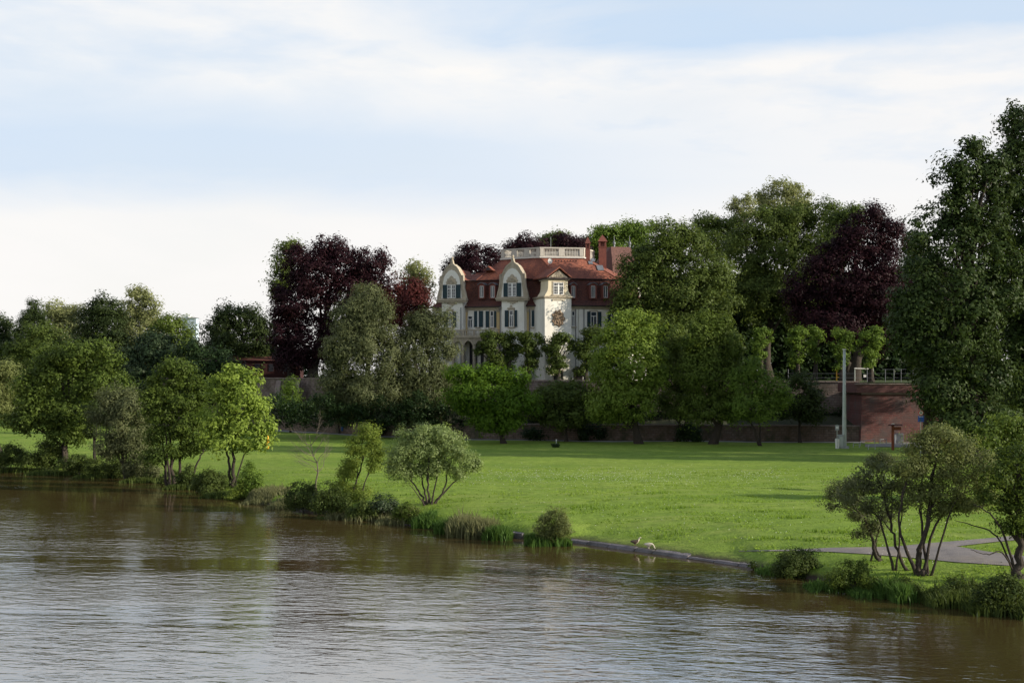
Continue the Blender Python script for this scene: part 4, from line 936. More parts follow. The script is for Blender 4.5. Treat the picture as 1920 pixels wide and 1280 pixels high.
tree('copper_beech', 'copper beech behind the roof aerial and the right part of the balustrade', 'tree', 222, (1060,), [(1055, 455, 38, 22), (1085, 465, 24, 26), (1060, 500, 55, 45)], 'beech', leaf=(.3, .2), puff=1.0, r0=.5, group=G2, dz=TZ, tone=.38)
tree('broadleaf_tree', 'green treetop showing between the copper beeches above the balustrade', 'tree', 236, (1022,), [(1024, 448, 22, 16), (1045, 445, 22, 14), (1030, 480, 45, 30)], 'linden', **far, r0=.4, group=G2, dz=TZ, tone=.6)
tree('broadleaf_tree', 'sunlit green tree behind the two brick chimneys', 'tree', 238, (1145,), [(1130, 440, 36, 20), (1165, 435, 36, 18), (1200, 432, 36, 22), (1110, 455, 22, 20), (1150, 480, 60, 40), (1205, 480, 45, 45)], 'maple', **far, r0=.5, group=G2, dz=TZ, tone=.5)
# --- right of the villa
tree('lime_tree', 'very large domed lime tree right of the villa', 'tree', 184.5, (1268,), [(1255, 440, 48, 34), (1225, 490, 50, 42), (1295, 470, 48, 42), (1330, 510, 48, 44), (1200, 545, 52, 48), (1265, 540, 70, 60), (1345, 570, 45, 50), (1178, 580, 36, 48), (1165, 560, 22, 30), (1185, 510, 34, 34), (1255, 620, 80, 50), (1290, 600, 60, 50), (1335, 640, 60, 45)], 'linden', leaf=(.30, .2), puff=1.15, r0=.7, group=G2, dz=TZ)
tree('broadleaf_tree', 'flat topped bright tree on the skyline right of the large lime tree', 'tree', 246, (1335,), [(1325, 418, 36, 16), (1365, 420, 40, 18), (1345, 455, 65, 35)], 'linden', **far, r0=.5, group=G2, dz=TZ, tone=.75)
tree('maple_tree', 'tallest light green tree on the right skyline', 'tree', 244, (1465,), [(1465, 355, 40, 22), (1440, 375, 30, 24), (1495, 370, 32, 28), (1465, 400, 60, 35)], 'pale', leaf=(.32, .22), puff=1.0, r0=.5, group=G2, dz=TZ, cover=.85, fill=.85)
tree('maple_tree', 'thin twiggy light green tree left of the tallest skyline tree', 'tree', 240, (1392,), [(1400, 372, 15, 14), (1376, 388, 16, 11), (1398, 398, 26, 14)], 'pale', leaf=(.30, .2), puff=.75, r0=.3, group=G2, dz=TZ, cover=.7, fill=.9)
tree('lime_tree', 'broad green tree under the tallest skyline tree', 'tree', 222, (1440,), [(1430, 420, 55, 36), (1490, 410, 50, 34), (1545, 400, 44, 34), (1400, 470, 50, 55), (1465, 480, 70, 60), (1420, 550, 60, 60), (1500, 560, 60, 60), (1555, 460, 50, 50)], 'linden', leaf=(.32, .22), puff=1.2, r0=.7, group=G2, dz=TZ, tone=.42)
tree('broadleaf_tree', 'dark green tree just left of the right copper beech', 'tree', 214, (1590,), [(1575, 425, 32, 36), (1600, 400, 26, 22), (1560, 470, 34, 40)], 'linden', **far, r0=.5, group=G2, dz=TZ, tone=.4)
tree('copper_beech', 'near black copper beech on the right above the pollarded trees', 'tree', 200, (1600,), [(1632, 405, 38, 24), (1665, 430, 34, 28), (1600, 440, 34, 34), (1590, 490, 50, 44), (1650, 490, 50, 50), (1540, 530, 46, 40), (1600, 550, 80, 60), (1520, 575, 46, 45), (1680, 560, 50, 60), (1560, 610, 70, 40), (1640, 620, 70, 45), (1545, 500, 44, 36), (1500, 545, 40, 36), (1620, 450, 54, 44), (1640, 550, 70, 60)], 'beech', leaf=(.32, .22), puff=1.15, r0=.7, group=G2, dz=TZ, tone=.33, hull=.68)
tree('broadleaf_tree', 'dark green tree between the right copper beech and the poplars', 'tree', 205, (1730,), [(1712, 455, 26, 28), (1730, 500, 40, 45), (1720, 570, 50, 60), (1750, 640, 60, 60)], 'dark', **far, r0=.5, group=G2, dz=TZ)
# --- dark undergrowth that closes the view below the crowns
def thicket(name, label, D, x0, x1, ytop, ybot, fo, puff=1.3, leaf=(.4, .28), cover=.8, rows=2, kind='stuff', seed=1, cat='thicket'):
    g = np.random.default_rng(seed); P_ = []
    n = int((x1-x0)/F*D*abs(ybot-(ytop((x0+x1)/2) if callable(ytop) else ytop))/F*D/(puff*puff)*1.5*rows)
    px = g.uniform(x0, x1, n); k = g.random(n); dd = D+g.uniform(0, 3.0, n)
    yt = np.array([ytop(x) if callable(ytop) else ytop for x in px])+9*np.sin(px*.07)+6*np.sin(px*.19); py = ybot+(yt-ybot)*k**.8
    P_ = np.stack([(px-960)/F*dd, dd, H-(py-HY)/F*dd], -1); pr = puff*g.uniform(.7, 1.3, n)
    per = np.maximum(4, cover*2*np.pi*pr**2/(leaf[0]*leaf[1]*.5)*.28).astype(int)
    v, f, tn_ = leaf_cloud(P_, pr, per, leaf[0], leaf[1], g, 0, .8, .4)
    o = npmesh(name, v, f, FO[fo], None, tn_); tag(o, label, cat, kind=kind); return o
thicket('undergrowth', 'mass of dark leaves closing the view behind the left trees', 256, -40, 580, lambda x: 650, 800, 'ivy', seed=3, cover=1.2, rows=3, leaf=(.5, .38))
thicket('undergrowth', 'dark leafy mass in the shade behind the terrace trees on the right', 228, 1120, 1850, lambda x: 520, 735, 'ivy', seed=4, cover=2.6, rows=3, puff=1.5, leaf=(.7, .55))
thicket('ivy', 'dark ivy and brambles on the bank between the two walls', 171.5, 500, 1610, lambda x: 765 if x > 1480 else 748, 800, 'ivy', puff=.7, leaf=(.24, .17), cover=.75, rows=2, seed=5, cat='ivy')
# --- trees in front of the walls
G3 = 'trees at the foot of the walls'
tree('willow', 'tall grey green willow in front of the left wall below the big beech', 'tree', 176, (700,), [(690, 560, 40, 34), (660, 600, 46, 44), (712, 600, 40, 46), (650, 650, 50, 50), (700, 660, 60, 55), (640, 710, 50, 45), (695, 730, 75, 50), (655, 760, 55, 35)], 'greywillow', leaf=(.34, .12), puff=1.0, r0=.4, group=G3, droop=.35)
tree('willow', 'grey green willow hiding the lower left corner of the villa', 'tree', 177, (795,), [(785, 605, 38, 30), (825, 610, 30, 36), (770, 650, 44, 45), (820, 660, 42, 45), (760, 710, 52, 50), (810, 720, 55, 50), (785, 765, 60, 30)], 'greywillow', leaf=(.34, .12), puff=1.0, r0=.35, group=G3, droop=.35, tone=.38)
tree('young_tree', 'slim young tree with a thin trunk in front of the leftmost wall stretch', 'tree', 192, (545,), [(545, 725, 14, 26), (538, 760, 24, 26), (556, 770, 22, 22)], 'maple', leaf=(.28, .2), puff=.7, r0=.13, group=G3, cover=.7)
tree('young_tree', 'low young tree whose trunk stands beside the blue litter bin', 'tree', 187, (637,), [(630, 755, 34, 24), (600, 765, 30, 22), (655, 765, 26, 22)], 'dark', leaf=(.28, .2), puff=.75, r0=.16, group=G3, tone=.6)
tree('maple_tree', 'wide bright green maple in front of the terrace below the balcony', 'tree', 161, (945,), [(870, 702, 40, 22), (915, 700, 34, 22), (965, 712, 38, 26), (900, 740, 55, 34), (965, 755, 55, 36), (870, 745, 36, 32), (930, 790, 60, 22)], 'bright', leaf=(.28, .2), puff=.8, r0=.28, group=G3, tone=.5)
tree('broadleaf_tree', 'shadowy low tree between the bright maple and the tall maple', 'tree', 166, (1062,), [(1045, 745, 50, 34), (1085, 740, 38, 38), (1060, 780, 55, 26), (1015, 765, 34, 28)], 'linden', leaf=(.28, .2), puff=.8, r0=.2, group=G3)
tree('maple_tree', 'tall maple with sunlit top in front of the right wing of the villa', 'tree', 161, (1198,), [(1188, 595, 30, 24), (1160, 620, 36, 36), (1215, 625, 34, 40), (1190, 660, 55, 45), (1140, 660, 36, 40), (1150, 710, 52, 48), (1215, 700, 45, 50), (1170, 755, 75, 40), (1130, 765, 36, 36)], 'lime', leaf=(.28, .2), puff=.85, r0=.38, group=G3, tone=.42)
tree('maple_tree', 'narrow dark young tree squeezed between the two tall maples', 'tree', 165, (1265,), [(1268, 640, 24, 32), (1260, 690, 36, 48), (1268, 750, 44, 42)], 'linden', leaf=(.28, .2), puff=.8, r0=.18, group=G3, tone=.6)
tree('maple_tree', 'olive green maple with upright shoots left of the pollarded trees', 'tree', 159, (1336,), [(1322, 600, 22, 26), (1350, 608, 24, 26), (1300, 630, 26, 34), (1330, 650, 50, 45), (1372, 645, 24, 36), (1310, 700, 50, 45), (1355, 710, 45, 50), (1330, 765, 70, 35)], 'olive', leaf=(.26, .18), puff=.8, r0=.36, group=G3, tone=.5)
tree('maple_tree', 'low bright maple with a leaning bare trunk right of the olive maple', 'tree', 156, (1425,), [(1412, 690, 28, 26), (1390, 720, 30, 34), (1430, 725, 34, 34), (1410, 765, 50, 30), (1465, 740, 30, 28)], 'maple', leaf=(.26, .18), puff=.8, group=G3, tone=.55, stems=[(.16, (1426, 829, 0), (1412, 800, 0), (1392, 768, 0), (1396, 730, 0)), (.12, (1425, 829, .3), (1424, 800, .4), (1428, 760, .5), (1432, 735, .5))])
tree('broadleaf_tree', 'dark straggly tree against the wall left of the tall pale pole', 'tree', 164, (1500,), [(1490, 715, 28, 22), (1520, 735, 24, 26), (1480, 760, 40, 30), (1525, 775, 32, 22)], 'dark', leaf=(.26, .18), puff=.8, r0=.16, group=G3, cover=.8, tone=.55)
# --- pollarded plane trees on the terrace
G4 = 'pollarded plane trees on the terrace'
def pollard(px, D, top, bot, w_, label, tone, seed, fo='maple'):
    g = random.Random(seed); lob = []; hgt_ = bot-top
    for i in range(9):
        t_ = i/8; lob.append((px+g.uniform(-.38, .38)*w_, top+hgt_*(.10+.80*t_), w_*g.uniform(.42, .6)*(1.12-.35*t_), hgt_*g.uniform(.11, .17)))
    lob += [(px-w_*.7, top+hgt_*g.uniform(.3, .5), w_*.3, hgt_*.1), (px+w_*.75, top+hgt_*g.uniform(.2, .45), w_*.3, hgt_*.1), (px+w_*.5, top+hgt_*.12, w_*.3, hgt_*.1)]
    z0 = TZ; tree('pollarded_plane', label, 'tree', D, (px,), lob, fo, leaf=(.24, .19), puff=.45, r0=.34, group=G4, seed=seed, hull=0, dz=z0, tone=tone, cover=1.0, twigs=2, fill=1.1)
pollard(1428, 176, 614, 685, 24, 'pollarded plane tree farthest left of the right row, half hidden by the low bright maple', .5, 11)
pollard(1497, 176, 612, 690, 24, 'lumpy pollarded plane tree left of the pale pole with a second leaning head', .5, 12)
pollard(1527, 177, 612, 680, 16, 'slender pollarded plane tree leaning against its lumpy left neighbour', .6, 13)
pollard(1580, 175, 618, 695, 25, 'pollarded plane tree right behind the top of the pale pole', .5, 14)
pollard(1633, 175, 612, 692, 28, 'pollarded plane tree behind the white crossbar, rightmost of the row', .55, 15)
pollard(920, 182, 620, 705, 34, 'dark pollarded plane tree in front of the loggia arches', .3, 16, 'linden'); pollard(953, 183, 622, 700, 20, 'narrow pollarded plane tree directly under the right gable', .3, 17, 'linden')
pollard(992, 182, 620, 700, 31, 'dark pollarded plane tree between the right gable and the crest bay', .3, 18, 'linden'); pollard(1046, 181.5, 624, 700, 33, 'dark pollarded plane tree in front of the crest bay', .3, 19, 'linden')
pollard(1100, 182, 614, 705, 36, 'dark pollarded plane tree right of the crest bay before the right wing', .3, 20, 'linden')
# --- poplars on the right
pop = dict(leaf=(.30, .23), puff=.95, cover=1.25, group='poplars by the right edge')
tree('poplar', 'towering dark poplar on the right with a ragged left outline', 'tree', 127, (1835,), [(1822, 275, 30, 24), (1800, 320, 40, 34), (1845, 330, 40, 45), (1795, 380, 44, 44), (1840, 410, 55, 55), (1775, 440, 42, 46), (1800, 500, 60, 55), (1730, 535, 42, 34), (1700, 560, 38, 40), (1750, 590, 60, 50), (1820, 590, 70, 60), (1715, 640, 48, 44), (1780, 670, 70, 55), (1845, 700, 60, 60), (1760, 735, 60, 40), (1830, 780, 80, 40), (1872, 350, 36, 44), (1868, 300, 26, 36), (1880, 480, 44, 50), (1878, 560, 40, 50), (1760, 500, 40, 40), (1690, 610, 34, 36)], 'poplar', **pop, r0=.75)
tree('poplar', 'tallest poplar, cut by the right picture edge', 'tree', 132, (1935,), [(1905, 225, 30, 34), (1925, 260, 40, 50), (1900, 310, 36, 50), (1930, 360, 60, 60), (1895, 430, 44, 60), (1940, 470, 70, 70), (1900, 540, 60, 60), (1950, 600, 80, 80), (1895, 660, 60, 60), (1940, 730, 80, 60)], 'poplar', **pop, r0=.75, deep=1.3)
tree('poplar', 'poplar standing just beyond the right picture edge in the poplar row', 'tree', 142, (1992,), [(1990, 400, 50, 50), (1985, 470, 70, 70), (2010, 560, 80, 80), (1995, 660, 80, 70), (2000, 740, 70, 50)], 'poplar', **pop, r0=.7, deep=1.7)
tree('poplar', 'poplar seen as a lower strip beyond the tallest one at the right edge', 'tree', 150, (2010,), [(2060, 420, 60, 60), (1990, 520, 80, 80), (2020, 640, 90, 80), (2110, 480, 80, 90), (2100, 640, 80, 90)], 'poplar', **pop, r0=.6, deep=1.6)
tree('poplar', 'round leafy tree below the left side of the ragged poplar', 'tree', 140, (1735,), [(1715, 505, 26, 24), (1690, 590, 30, 32), (1735, 620, 40, 60), (1775, 700, 50, 50), (1760, 760, 40, 40)], 'dark', **pop, r0=.4, tone=.6)
tree('broadleaf_tree', 'yellowish green round tree at the right edge behind the leaning bank tree', 'tree', 88, (1905,), [(1895, 800, 55, 28), (1860, 825, 40, 30), (1925, 840, 60, 45), (1880, 870, 50, 40), (1935, 900, 50, 40)], 'olive', leaf=(.2, .14), puff=.6, r0=.22, group='trees along the right bank', tone=.5)

# --- bank trees, left to right
G5 = 'trees along the left bank'
tree('willow', 'silvery willow cut by the left picture edge', 'tree', 142, (0,), [(5, 692, 34, 22), (-15, 715, 40, 36), (18, 725, 26, 28), (-10, 760, 40, 30)], 'willow', leaf=(.28, .1), puff=.7, r0=.3, group=G5, droop=.3, tone=.5)
tree('alder', 'broad dark green bank tree, the biggest at the left', 'tree', 131, (128,), [(180, 655, 38, 24), (140, 665, 44, 30), (95, 680, 40, 36), (205, 685, 36, 32), (60, 720, 40, 36), (120, 720, 60, 45), (190, 725, 45, 36), (70, 765, 56, 34), (130, 775, 66, 40), (125, 812, 50, 26), (215, 720, 34, 30), (40, 790, 40, 28)], 'olive', leaf=(.24, .17), puff=.85, r0=.32, group=G5, tone=.40)
tree('young_tree', 'dark slim tree with a bare dark trunk right of the biggest left tree', 'tree', 128, (178,), [(180, 775, 26, 30), (172, 805, 20, 22)], 'dark', leaf=(.22, .15), puff=.6, r0=.2, group=G5)
tree('willow', 'rounded grey green willow between the dark slim tree and the alders', 'tree', 122, (240,), [(222, 742, 42, 22), (200, 768, 36, 28), (245, 770, 42, 32), (215, 800, 45, 30), (262, 810, 32, 30), (240, 840, 38, 26), (205, 835, 34, 26), (270, 850, 28, 24)], 'greywillow', leaf=(.24, .09), puff=.6, r0=.2, group=G5, droop=.3, tone=.55)
tree('alder', 'multi stemmed alder with several bare trunks at the waterline', 'tree', 115, (322,), [(325, 690, 36, 22), (350, 710, 30, 26), (305, 720, 34, 30), (340, 750, 46, 34), (295, 770, 38, 34), (345, 795, 44, 30), (300, 815, 36, 26), (365, 830, 30, 28), (330, 845, 30, 18), (375, 735, 24, 30), (280, 740, 24, 26), (290, 855, 26, 22), (372, 780, 30, 30)], 'olive', leaf=(.2, .14), puff=.6, group=G5, tone=.40,
     stems=[(.15, (326, 892, 0), (322, 850, 0), (318, 800, 0), (322, 740, 0)), (.13, (312, 885, .4), (308, 850, .4), (300, 800, .4)), (.12, (318, 888, -.4), (314, 845, -.4), (306, 770, -.3)), (.13, (338, 885, .6), (337, 850, .6), (345, 800, .6), (352, 750, .6)), (.11, (355, 890, -.2), (372, 860, -.2), (388, 835, -.2))])
tree('norway_maple', 'fresh yellow green maple with a sunlit crown, rightmost of the left bank group', 'tree', 109, (436,), [(430, 700, 34, 20), (455, 715, 36, 26), (410, 730, 40, 30), (450, 750, 48, 34), (480, 765, 28, 30), (405, 780, 40, 36), (455, 795, 50, 34), (498, 800, 24, 26), (415, 825, 46, 24), (470, 830, 36, 20), (495, 825, 20, 16)], 'lime', leaf=(.24, .18), puff=.62, group=G5, tone=.58,
     stems=[(.16, (437, 908, 0), (437, 870, 0), (440, 820, 0), (446, 760, 0)), (.13, (434, 908, .2), (430, 870, .2), (422, 840, .3), (412, 790, .3)), (.07, (440, 875, 0), (455, 855, 0), (475, 835, 0), (488, 815, 0))])
G6 = 'trees along the middle bank'
tree('willow', 'slender leaning yellow green willow left of the round willow', 'tree', 94.5, (650,), [(688, 808, 26, 20), (672, 830, 28, 24), (705, 838, 24, 26), (665, 858, 26, 24), (700, 868, 22, 24), (650, 885, 24, 22), (640, 915, 26, 22), (672, 925, 28, 22), (628, 940, 22, 20), (658, 950, 34, 18)], 'yellow', leaf=(.17, .06), puff=.42, group=G6, tone=.42, droop=.15,
     stems=[(.10, (652, 962, 0), (662, 920, 0), (675, 880, 0), (688, 840, 0)), (.06, (655, 955, .3), (650, 920, .3), (640, 900, .3)), (.05, (672, 895, 0), (695, 872, 0), (712, 850, 0))])
tree('willow', 'round topped silvery willow with fanning bare stems on the middle bank', 'tree', 91, (803,), [(805, 808, 40, 16), (775, 822, 36, 22), (835, 820, 36, 20), (800, 845, 50, 24), (748, 850, 28, 28), (855, 845, 34, 24), (880, 865, 26, 20), (760, 880, 36, 22), (735, 870, 20, 22), (815, 870, 34, 20), (858, 882, 24, 16), (895, 872, 14, 14), (800, 885, 24, 16)], 'silver', leaf=(.17, .055), puff=.40, group=G6, tone=.5, droop=.1, cover=1.05,
     stems=[(.085, (800, 958, 0), (792, 930, 0), (775, 905, 0), (756, 885, 0)), (.08, (802, 958, .2), (797, 925, .3), (789, 890, .4), (785, 850, .4)), (.09, (804, 958, 0), (804, 925, -.2), (802, 885, -.3), (806, 845, -.4)), (.075, (807, 958, -.1), (812, 930, -.2), (818, 900, -.3), (822, 860, -.4)), (.085, (810, 958, .1), (828, 930, .2), (838, 900, .3), (836, 865, .4)), (.075, (812, 955, .3), (830, 925, .4), (855, 900, .5), (876, 880, .5)), (.05, (798, 955, -.3), (782, 925, -.5), (765, 905, -.5))])
# right foreground trees
G7 = 'trees along the right bank'
tree('willow', 'leaning bank tree with a forked dark trunk and sunlit top, largest on the right bank', 'tree', 60.5, (1728,), [(1765, 815, 48, 26), (1730, 835, 38, 30), (1800, 840, 40, 34), (1750, 870, 55, 34), (1700, 880, 38, 34), (1815, 885, 50, 32), (1850, 860, 24, 22), (1770, 920, 50, 26), (1720, 930, 34, 26), (1800, 945, 40, 22), (1840, 925, 30, 26), (1755, 955, 30, 20)], 'willow', leaf=(.12, .048), puff=.34, group=G7, tone=.42, cover=.85, droop=.15, fill=.95,
     stems=[(.17, (1733, 1108, 0), (1722, 1070, 0), (1722, 1035, 0), (1738, 985, 0), (1745, 935, 0), (1752, 880, 0)), (.085, (1722, 1050, 0), (1700, 1030, 0), (1684, 990, -.2), (1690, 940, -.3), (1700, 890, -.3)), (.07, (1730, 1030, 0), (1748, 990, .2), (1780, 950, .4), (1805, 900, .5)), (.06, (1740, 985, .1), (1725, 950, .2), (1728, 900, .3), (1735, 850, .3)), (.05, (1745, 940, -.2), (1790, 930, -.4), (1830, 915, -.5))])
tree('willow', 'thin dark willow with a slanting stem left of the forked bank tree', 'tree', 61.5, (1720,), [(1640, 880, 34, 22), (1612, 905, 32, 26), (1655, 915, 34, 28), (1690, 905, 26, 26), (1590, 930, 26, 20), (1672, 945, 30, 20), (1630, 945, 30, 20)], 'greywillow', leaf=(.12, .048), puff=.34, group=G7, tone=.42, cover=.8, droop=.15, fill=.9,
     stems=[(.09, (1717, 1108, 0), (1700, 1075, 0), (1682, 1030, 0), (1672, 985, 0), (1660, 940, 0), (1650, 900, 0)), (.05, (1676, 1000, 0), (1650, 970, .2), (1620, 945, .3), (1600, 930, .3)), (.045, (1680, 1010, 0), (1690, 970, -.2), (1695, 920, -.3))])
tree('willow', 'small straggly dark willow leaning left over the path end', 'tree', 63.5, (1645,), [(1565, 925, 22, 18), (1585, 905, 26, 18), (1560, 948, 16, 14), (1615, 965, 28, 18), (1600, 935, 26, 20), (1635, 985, 26, 18), (1612, 1000, 18, 10), (1655, 965, 24, 20)], 'greywillow', leaf=(.12, .048), puff=.32, group=G7, tone=.34, cover=.8, droop=.15, fill=.9,
     stems=[(.09, (1648, 1072, 0), (1640, 1030, 0), (1632, 995, 0), (1618, 970, 0), (1598, 945, 0), (1572, 930, 0)), (.07, (1656, 1072, .2), (1646, 1040, .2), (1638, 1010, .2)), (.04, (1632, 1000, 0), (1652, 975, .2), (1660, 950, .3))])
tree('alder', 'dark bank tree with an ivy clad trunk and drooping bare limbs at the right edge', 'tree', 58.5, (1912,), [(1905, 860, 50, 34), (1870, 895, 40, 32), (1920, 920, 50, 36), (1880, 945, 34, 22), (1850, 930, 24, 18), (1925, 975, 40, 26), (1888, 985, 26, 18), (1960, 900, 50, 50)], 'olive', leaf=(.13, .07), puff=.38, group=G7, tone=.30, cover=.85,
     stems=[(.22, (1912, 1118, 0), (1908, 1060, 0), (1910, 1000, 0), (1912, 930, 0), (1908, 870, 0)), (.06, (1908, 1005, 0), (1880, 990, -.2), (1855, 960, -.4), (1825, 945, -.5)), (.045, (1908, 1020, 0), (1870, 1000, .2), (1830, 985, .4), (1790, 975, .5)), (.04, (1909, 1040, 0), (1880, 1030, -.3), (1850, 1040, -.5), (1820, 1030, -.6))])

# bare sapling on the bank
def bare_tree(px, py, D, label):
    B = np.array([(px-960)/F*D, D, 0]); B[2] = gz(B[0], B[1])-.05; root = empty('sapling', tuple(B), label, 'sapling'); g = np.random.default_rng(4)
    st = [W(590, 935, D), W(592, 905, D), W(596, 885, D), W(595, 868, D), W(588, 855, D), W(583, 835, D), W(580, 815, D)]; st[0] = B
    MB().tube(st, [.07, .06, .055, .045, .035, .022, .01], 6).build('trunk', M['palebark'], root, smooth=True)
    mb = MB()
    def grow(a, d, L, r, lv):
        b = a+d*L; m_ = (a+b)/2+g.normal(size=3)*L*.07; mb.tube([a, m_, b], [r, r*.75, r*.45], 4, cap=False)
        if lv:
            for i in range(3):
                nd = d+g.normal(size=3)*.42+np.array([0, 0, .18]); nd /= np.linalg.norm(nd); grow(a+(b-a)*(.45+.27*i), nd, L*.62, r*.5, lv-1)
    for i, (k, dx, dz_) in enumerate([(2, .35, .9), (3, -.9, .25), (3, .6, .8), (4, -.5, .9), (4, .5, .8), (5, -.7, .6), (5, .4, .9), (4, -.9, .5), (2, -.6, .5)]):
        d = np.array([dx, g.uniform(-.5, .5), dz_]); d /= np.linalg.norm(d); grow(np.array(st[k]), d, g.uniform(.9, 1.5), .028, 3)
    mb.build('twigs', M['palebark'], root)
bare_tree(592, 935, 98.5, 'bare leafless sapling with thin pale twigs on the bank left of the slender willow')

# bushes at the water
sh = lambda *a, **k: bush(*a, **k)
sh('dark low bush at the left picture edge on the bank', 20, 880, 48, 50, leaf=(.16, .1), puff=.5, n=4, seed=1, tone=.35)
sh('olive leafy bush under the broad dark bank tree', 92, 878, 52, 56, leaf=(.16, .1), puff=.5, n=4, seed=2, tone=.55)
sh('small dark bush between the two dark trunks on the left', 148, 884, 42, 42, leaf=(.16, .1), puff=.45, n=3, seed=3, tone=.3)
sh('light green small bush at the waterline under the dark slim tree', 184, 888, 36, 34, leaf=(.15, .1), puff=.4, n=3, seed=4, tone=.7)
sh('low shaded bush right of the light green one under the rounded willow', 222, 890, 44, 40, leaf=(.15, .1), puff=.42, n=3, seed=5, tone=.4)
sh('feathery grey green bush left of the alder trunks', 268, 899, 46, 50, fo='greywillow', leaf=(.17, .07), puff=.42, n=3, seed=6, tone=.65)
sh('small yellowish bush right at the feet of the alder trunks', 316, 908, 18, 24, leaf=(.14, .09), puff=.34, n=3, seed=7, tone=.75)
sh('dark bush between the alder trunks and the fresh green maple', 352, 915, 34, 42, leaf=(.14, .09), puff=.36, n=3, seed=8, tone=.25)
sh('dense rounded bush under the trunk of the fresh green maple', 398, 929, 48, 58, leaf=(.14, .09), puff=.38, n=4, seed=9, tone=.45)
sh('leafy bush right of the fresh green maple trunk', 468, 928, 32, 66, fo='maple', leaf=(.15, .1), puff=.36, n=3, seed=10, tone=.5)
sh('pale grassy green bush at the left end of the waterline stones', 455, 940, 44, 38, fo='yellow', leaf=(.14, .07), puff=.34, n=3, seed=11, tone=.4)
sh('dark green bush at the foot of the bare sapling', 568, 955, 52, 58, leaf=(.13, .08), puff=.34, n=4, seed=12, tone=.42)
sh('dark shaded bush at the foot of the slender leaning willow', 622, 966, 50, 66, fo='shrub', leaf=(.12, .07), puff=.32, n=4, seed=13, tone=.35)
sh('white flowering low bush between the two middle bank willows', 720, 968, 44, 48, fo='blossom', leaf=(.12, .08), puff=.28, n=4, seed=14, tone=.62)
sh('low brownish bush left of the stems of the round willow', 762, 976, 34, 40, leaf=(.12, .07), puff=.3, n=3, seed=15, tone=.5, fo='olive')
sh('low leafy bush against the water below the white flowering bush', 684, 974, 44, 38, leaf=(.12, .07), puff=.3, n=3, seed=16, tone=.55)
sh('upright grey green willow bush standing alone at the start of the stone bank', 1038, 1016, 46, 74, fo='willow', leaf=(.13, .04), puff=.28, n=4, seed=17, tone=.42)
sh('dark feathery round bush at the right end of the stone bank', 1495, 1088, 60, 70, fo='shrub', leaf=(.10, .05), puff=.26, n=5, seed=18, tone=.36)
sh('low arching bush right of the dark feathery bush', 1598, 1102, 60, 62, fo='olive', leaf=(.11, .05), puff=.26, n=4, seed=19, tone=.38, droop=.4)
sh('tiny dark tuft bush at the broken end of the stone bank', 1413, 1068, 9, 22, fo='shrub', leaf=(.1, .06), puff=.16, n=2, seed=20, tone=.3)
sh('shaded bush below the forked bank tree', 1695, 1122, 48, 46, fo='shrub', leaf=(.1, .06), puff=.24, n=3, seed=21, tone=.28)
sh('broad dark bush at the water in the right corner', 1885, 1146, 70, 82, fo='shrub', leaf=(.1, .06), puff=.28, n=5, seed=22, tone=.32)
sh('low dark bush left of the corner bush', 1795, 1138, 62, 60, fo='shrub', leaf=(.1, .06), puff=.26, n=4, seed=23, tone=.34)
sh('tiny dark bush in the shaded far meadow beside the white marker post', 1042, 838, 9, 9, fo='ivy', leaf=(.18, .1), puff=.25, n=2, seed=24, group='bushes in the far meadow')
sh('young dark bush standing in the meadow in front of the pale pole', 1655, 880, 34, 42, D=96, fo='greywillow', leaf=(.16, .06), puff=.4, n=3, seed=25, tone=.4, group='bushes in the far meadow', dz=1.1)
G8 = 'shrubs along the foot of the low wall'
for i, (px, py, rx, ry, tn_, wh) in enumerate([(600, 806, 30, 34, .5, 'spreading green shrub left of the blue litter bin'), (720, 817, 40, 40, .35, 'dark shrub under the tall grey green willow'), (815, 821, 40, 40, .35, 'dark shrub under the villa corner willow'),
        (1000, 826, 26, 30, .35, 'small dark shrub right of the bright maple trunk'), (1110, 826, 36, 44, .35, 'tall dark shrub left of the tall maple trunk'), (1290, 828, 36, 40, .4, 'dark shrub between the tall maple and the olive maple'), (1480, 826, 30, 34, .4, 'dark shrub right of the leaning bare trunk')]):
    sh(wh, px, py, rx, ry, fo='ivy' if i else 'dark', leaf=(.26, .18), puff=.65, n=3, seed=30+i, tone=tn_, group=G8)

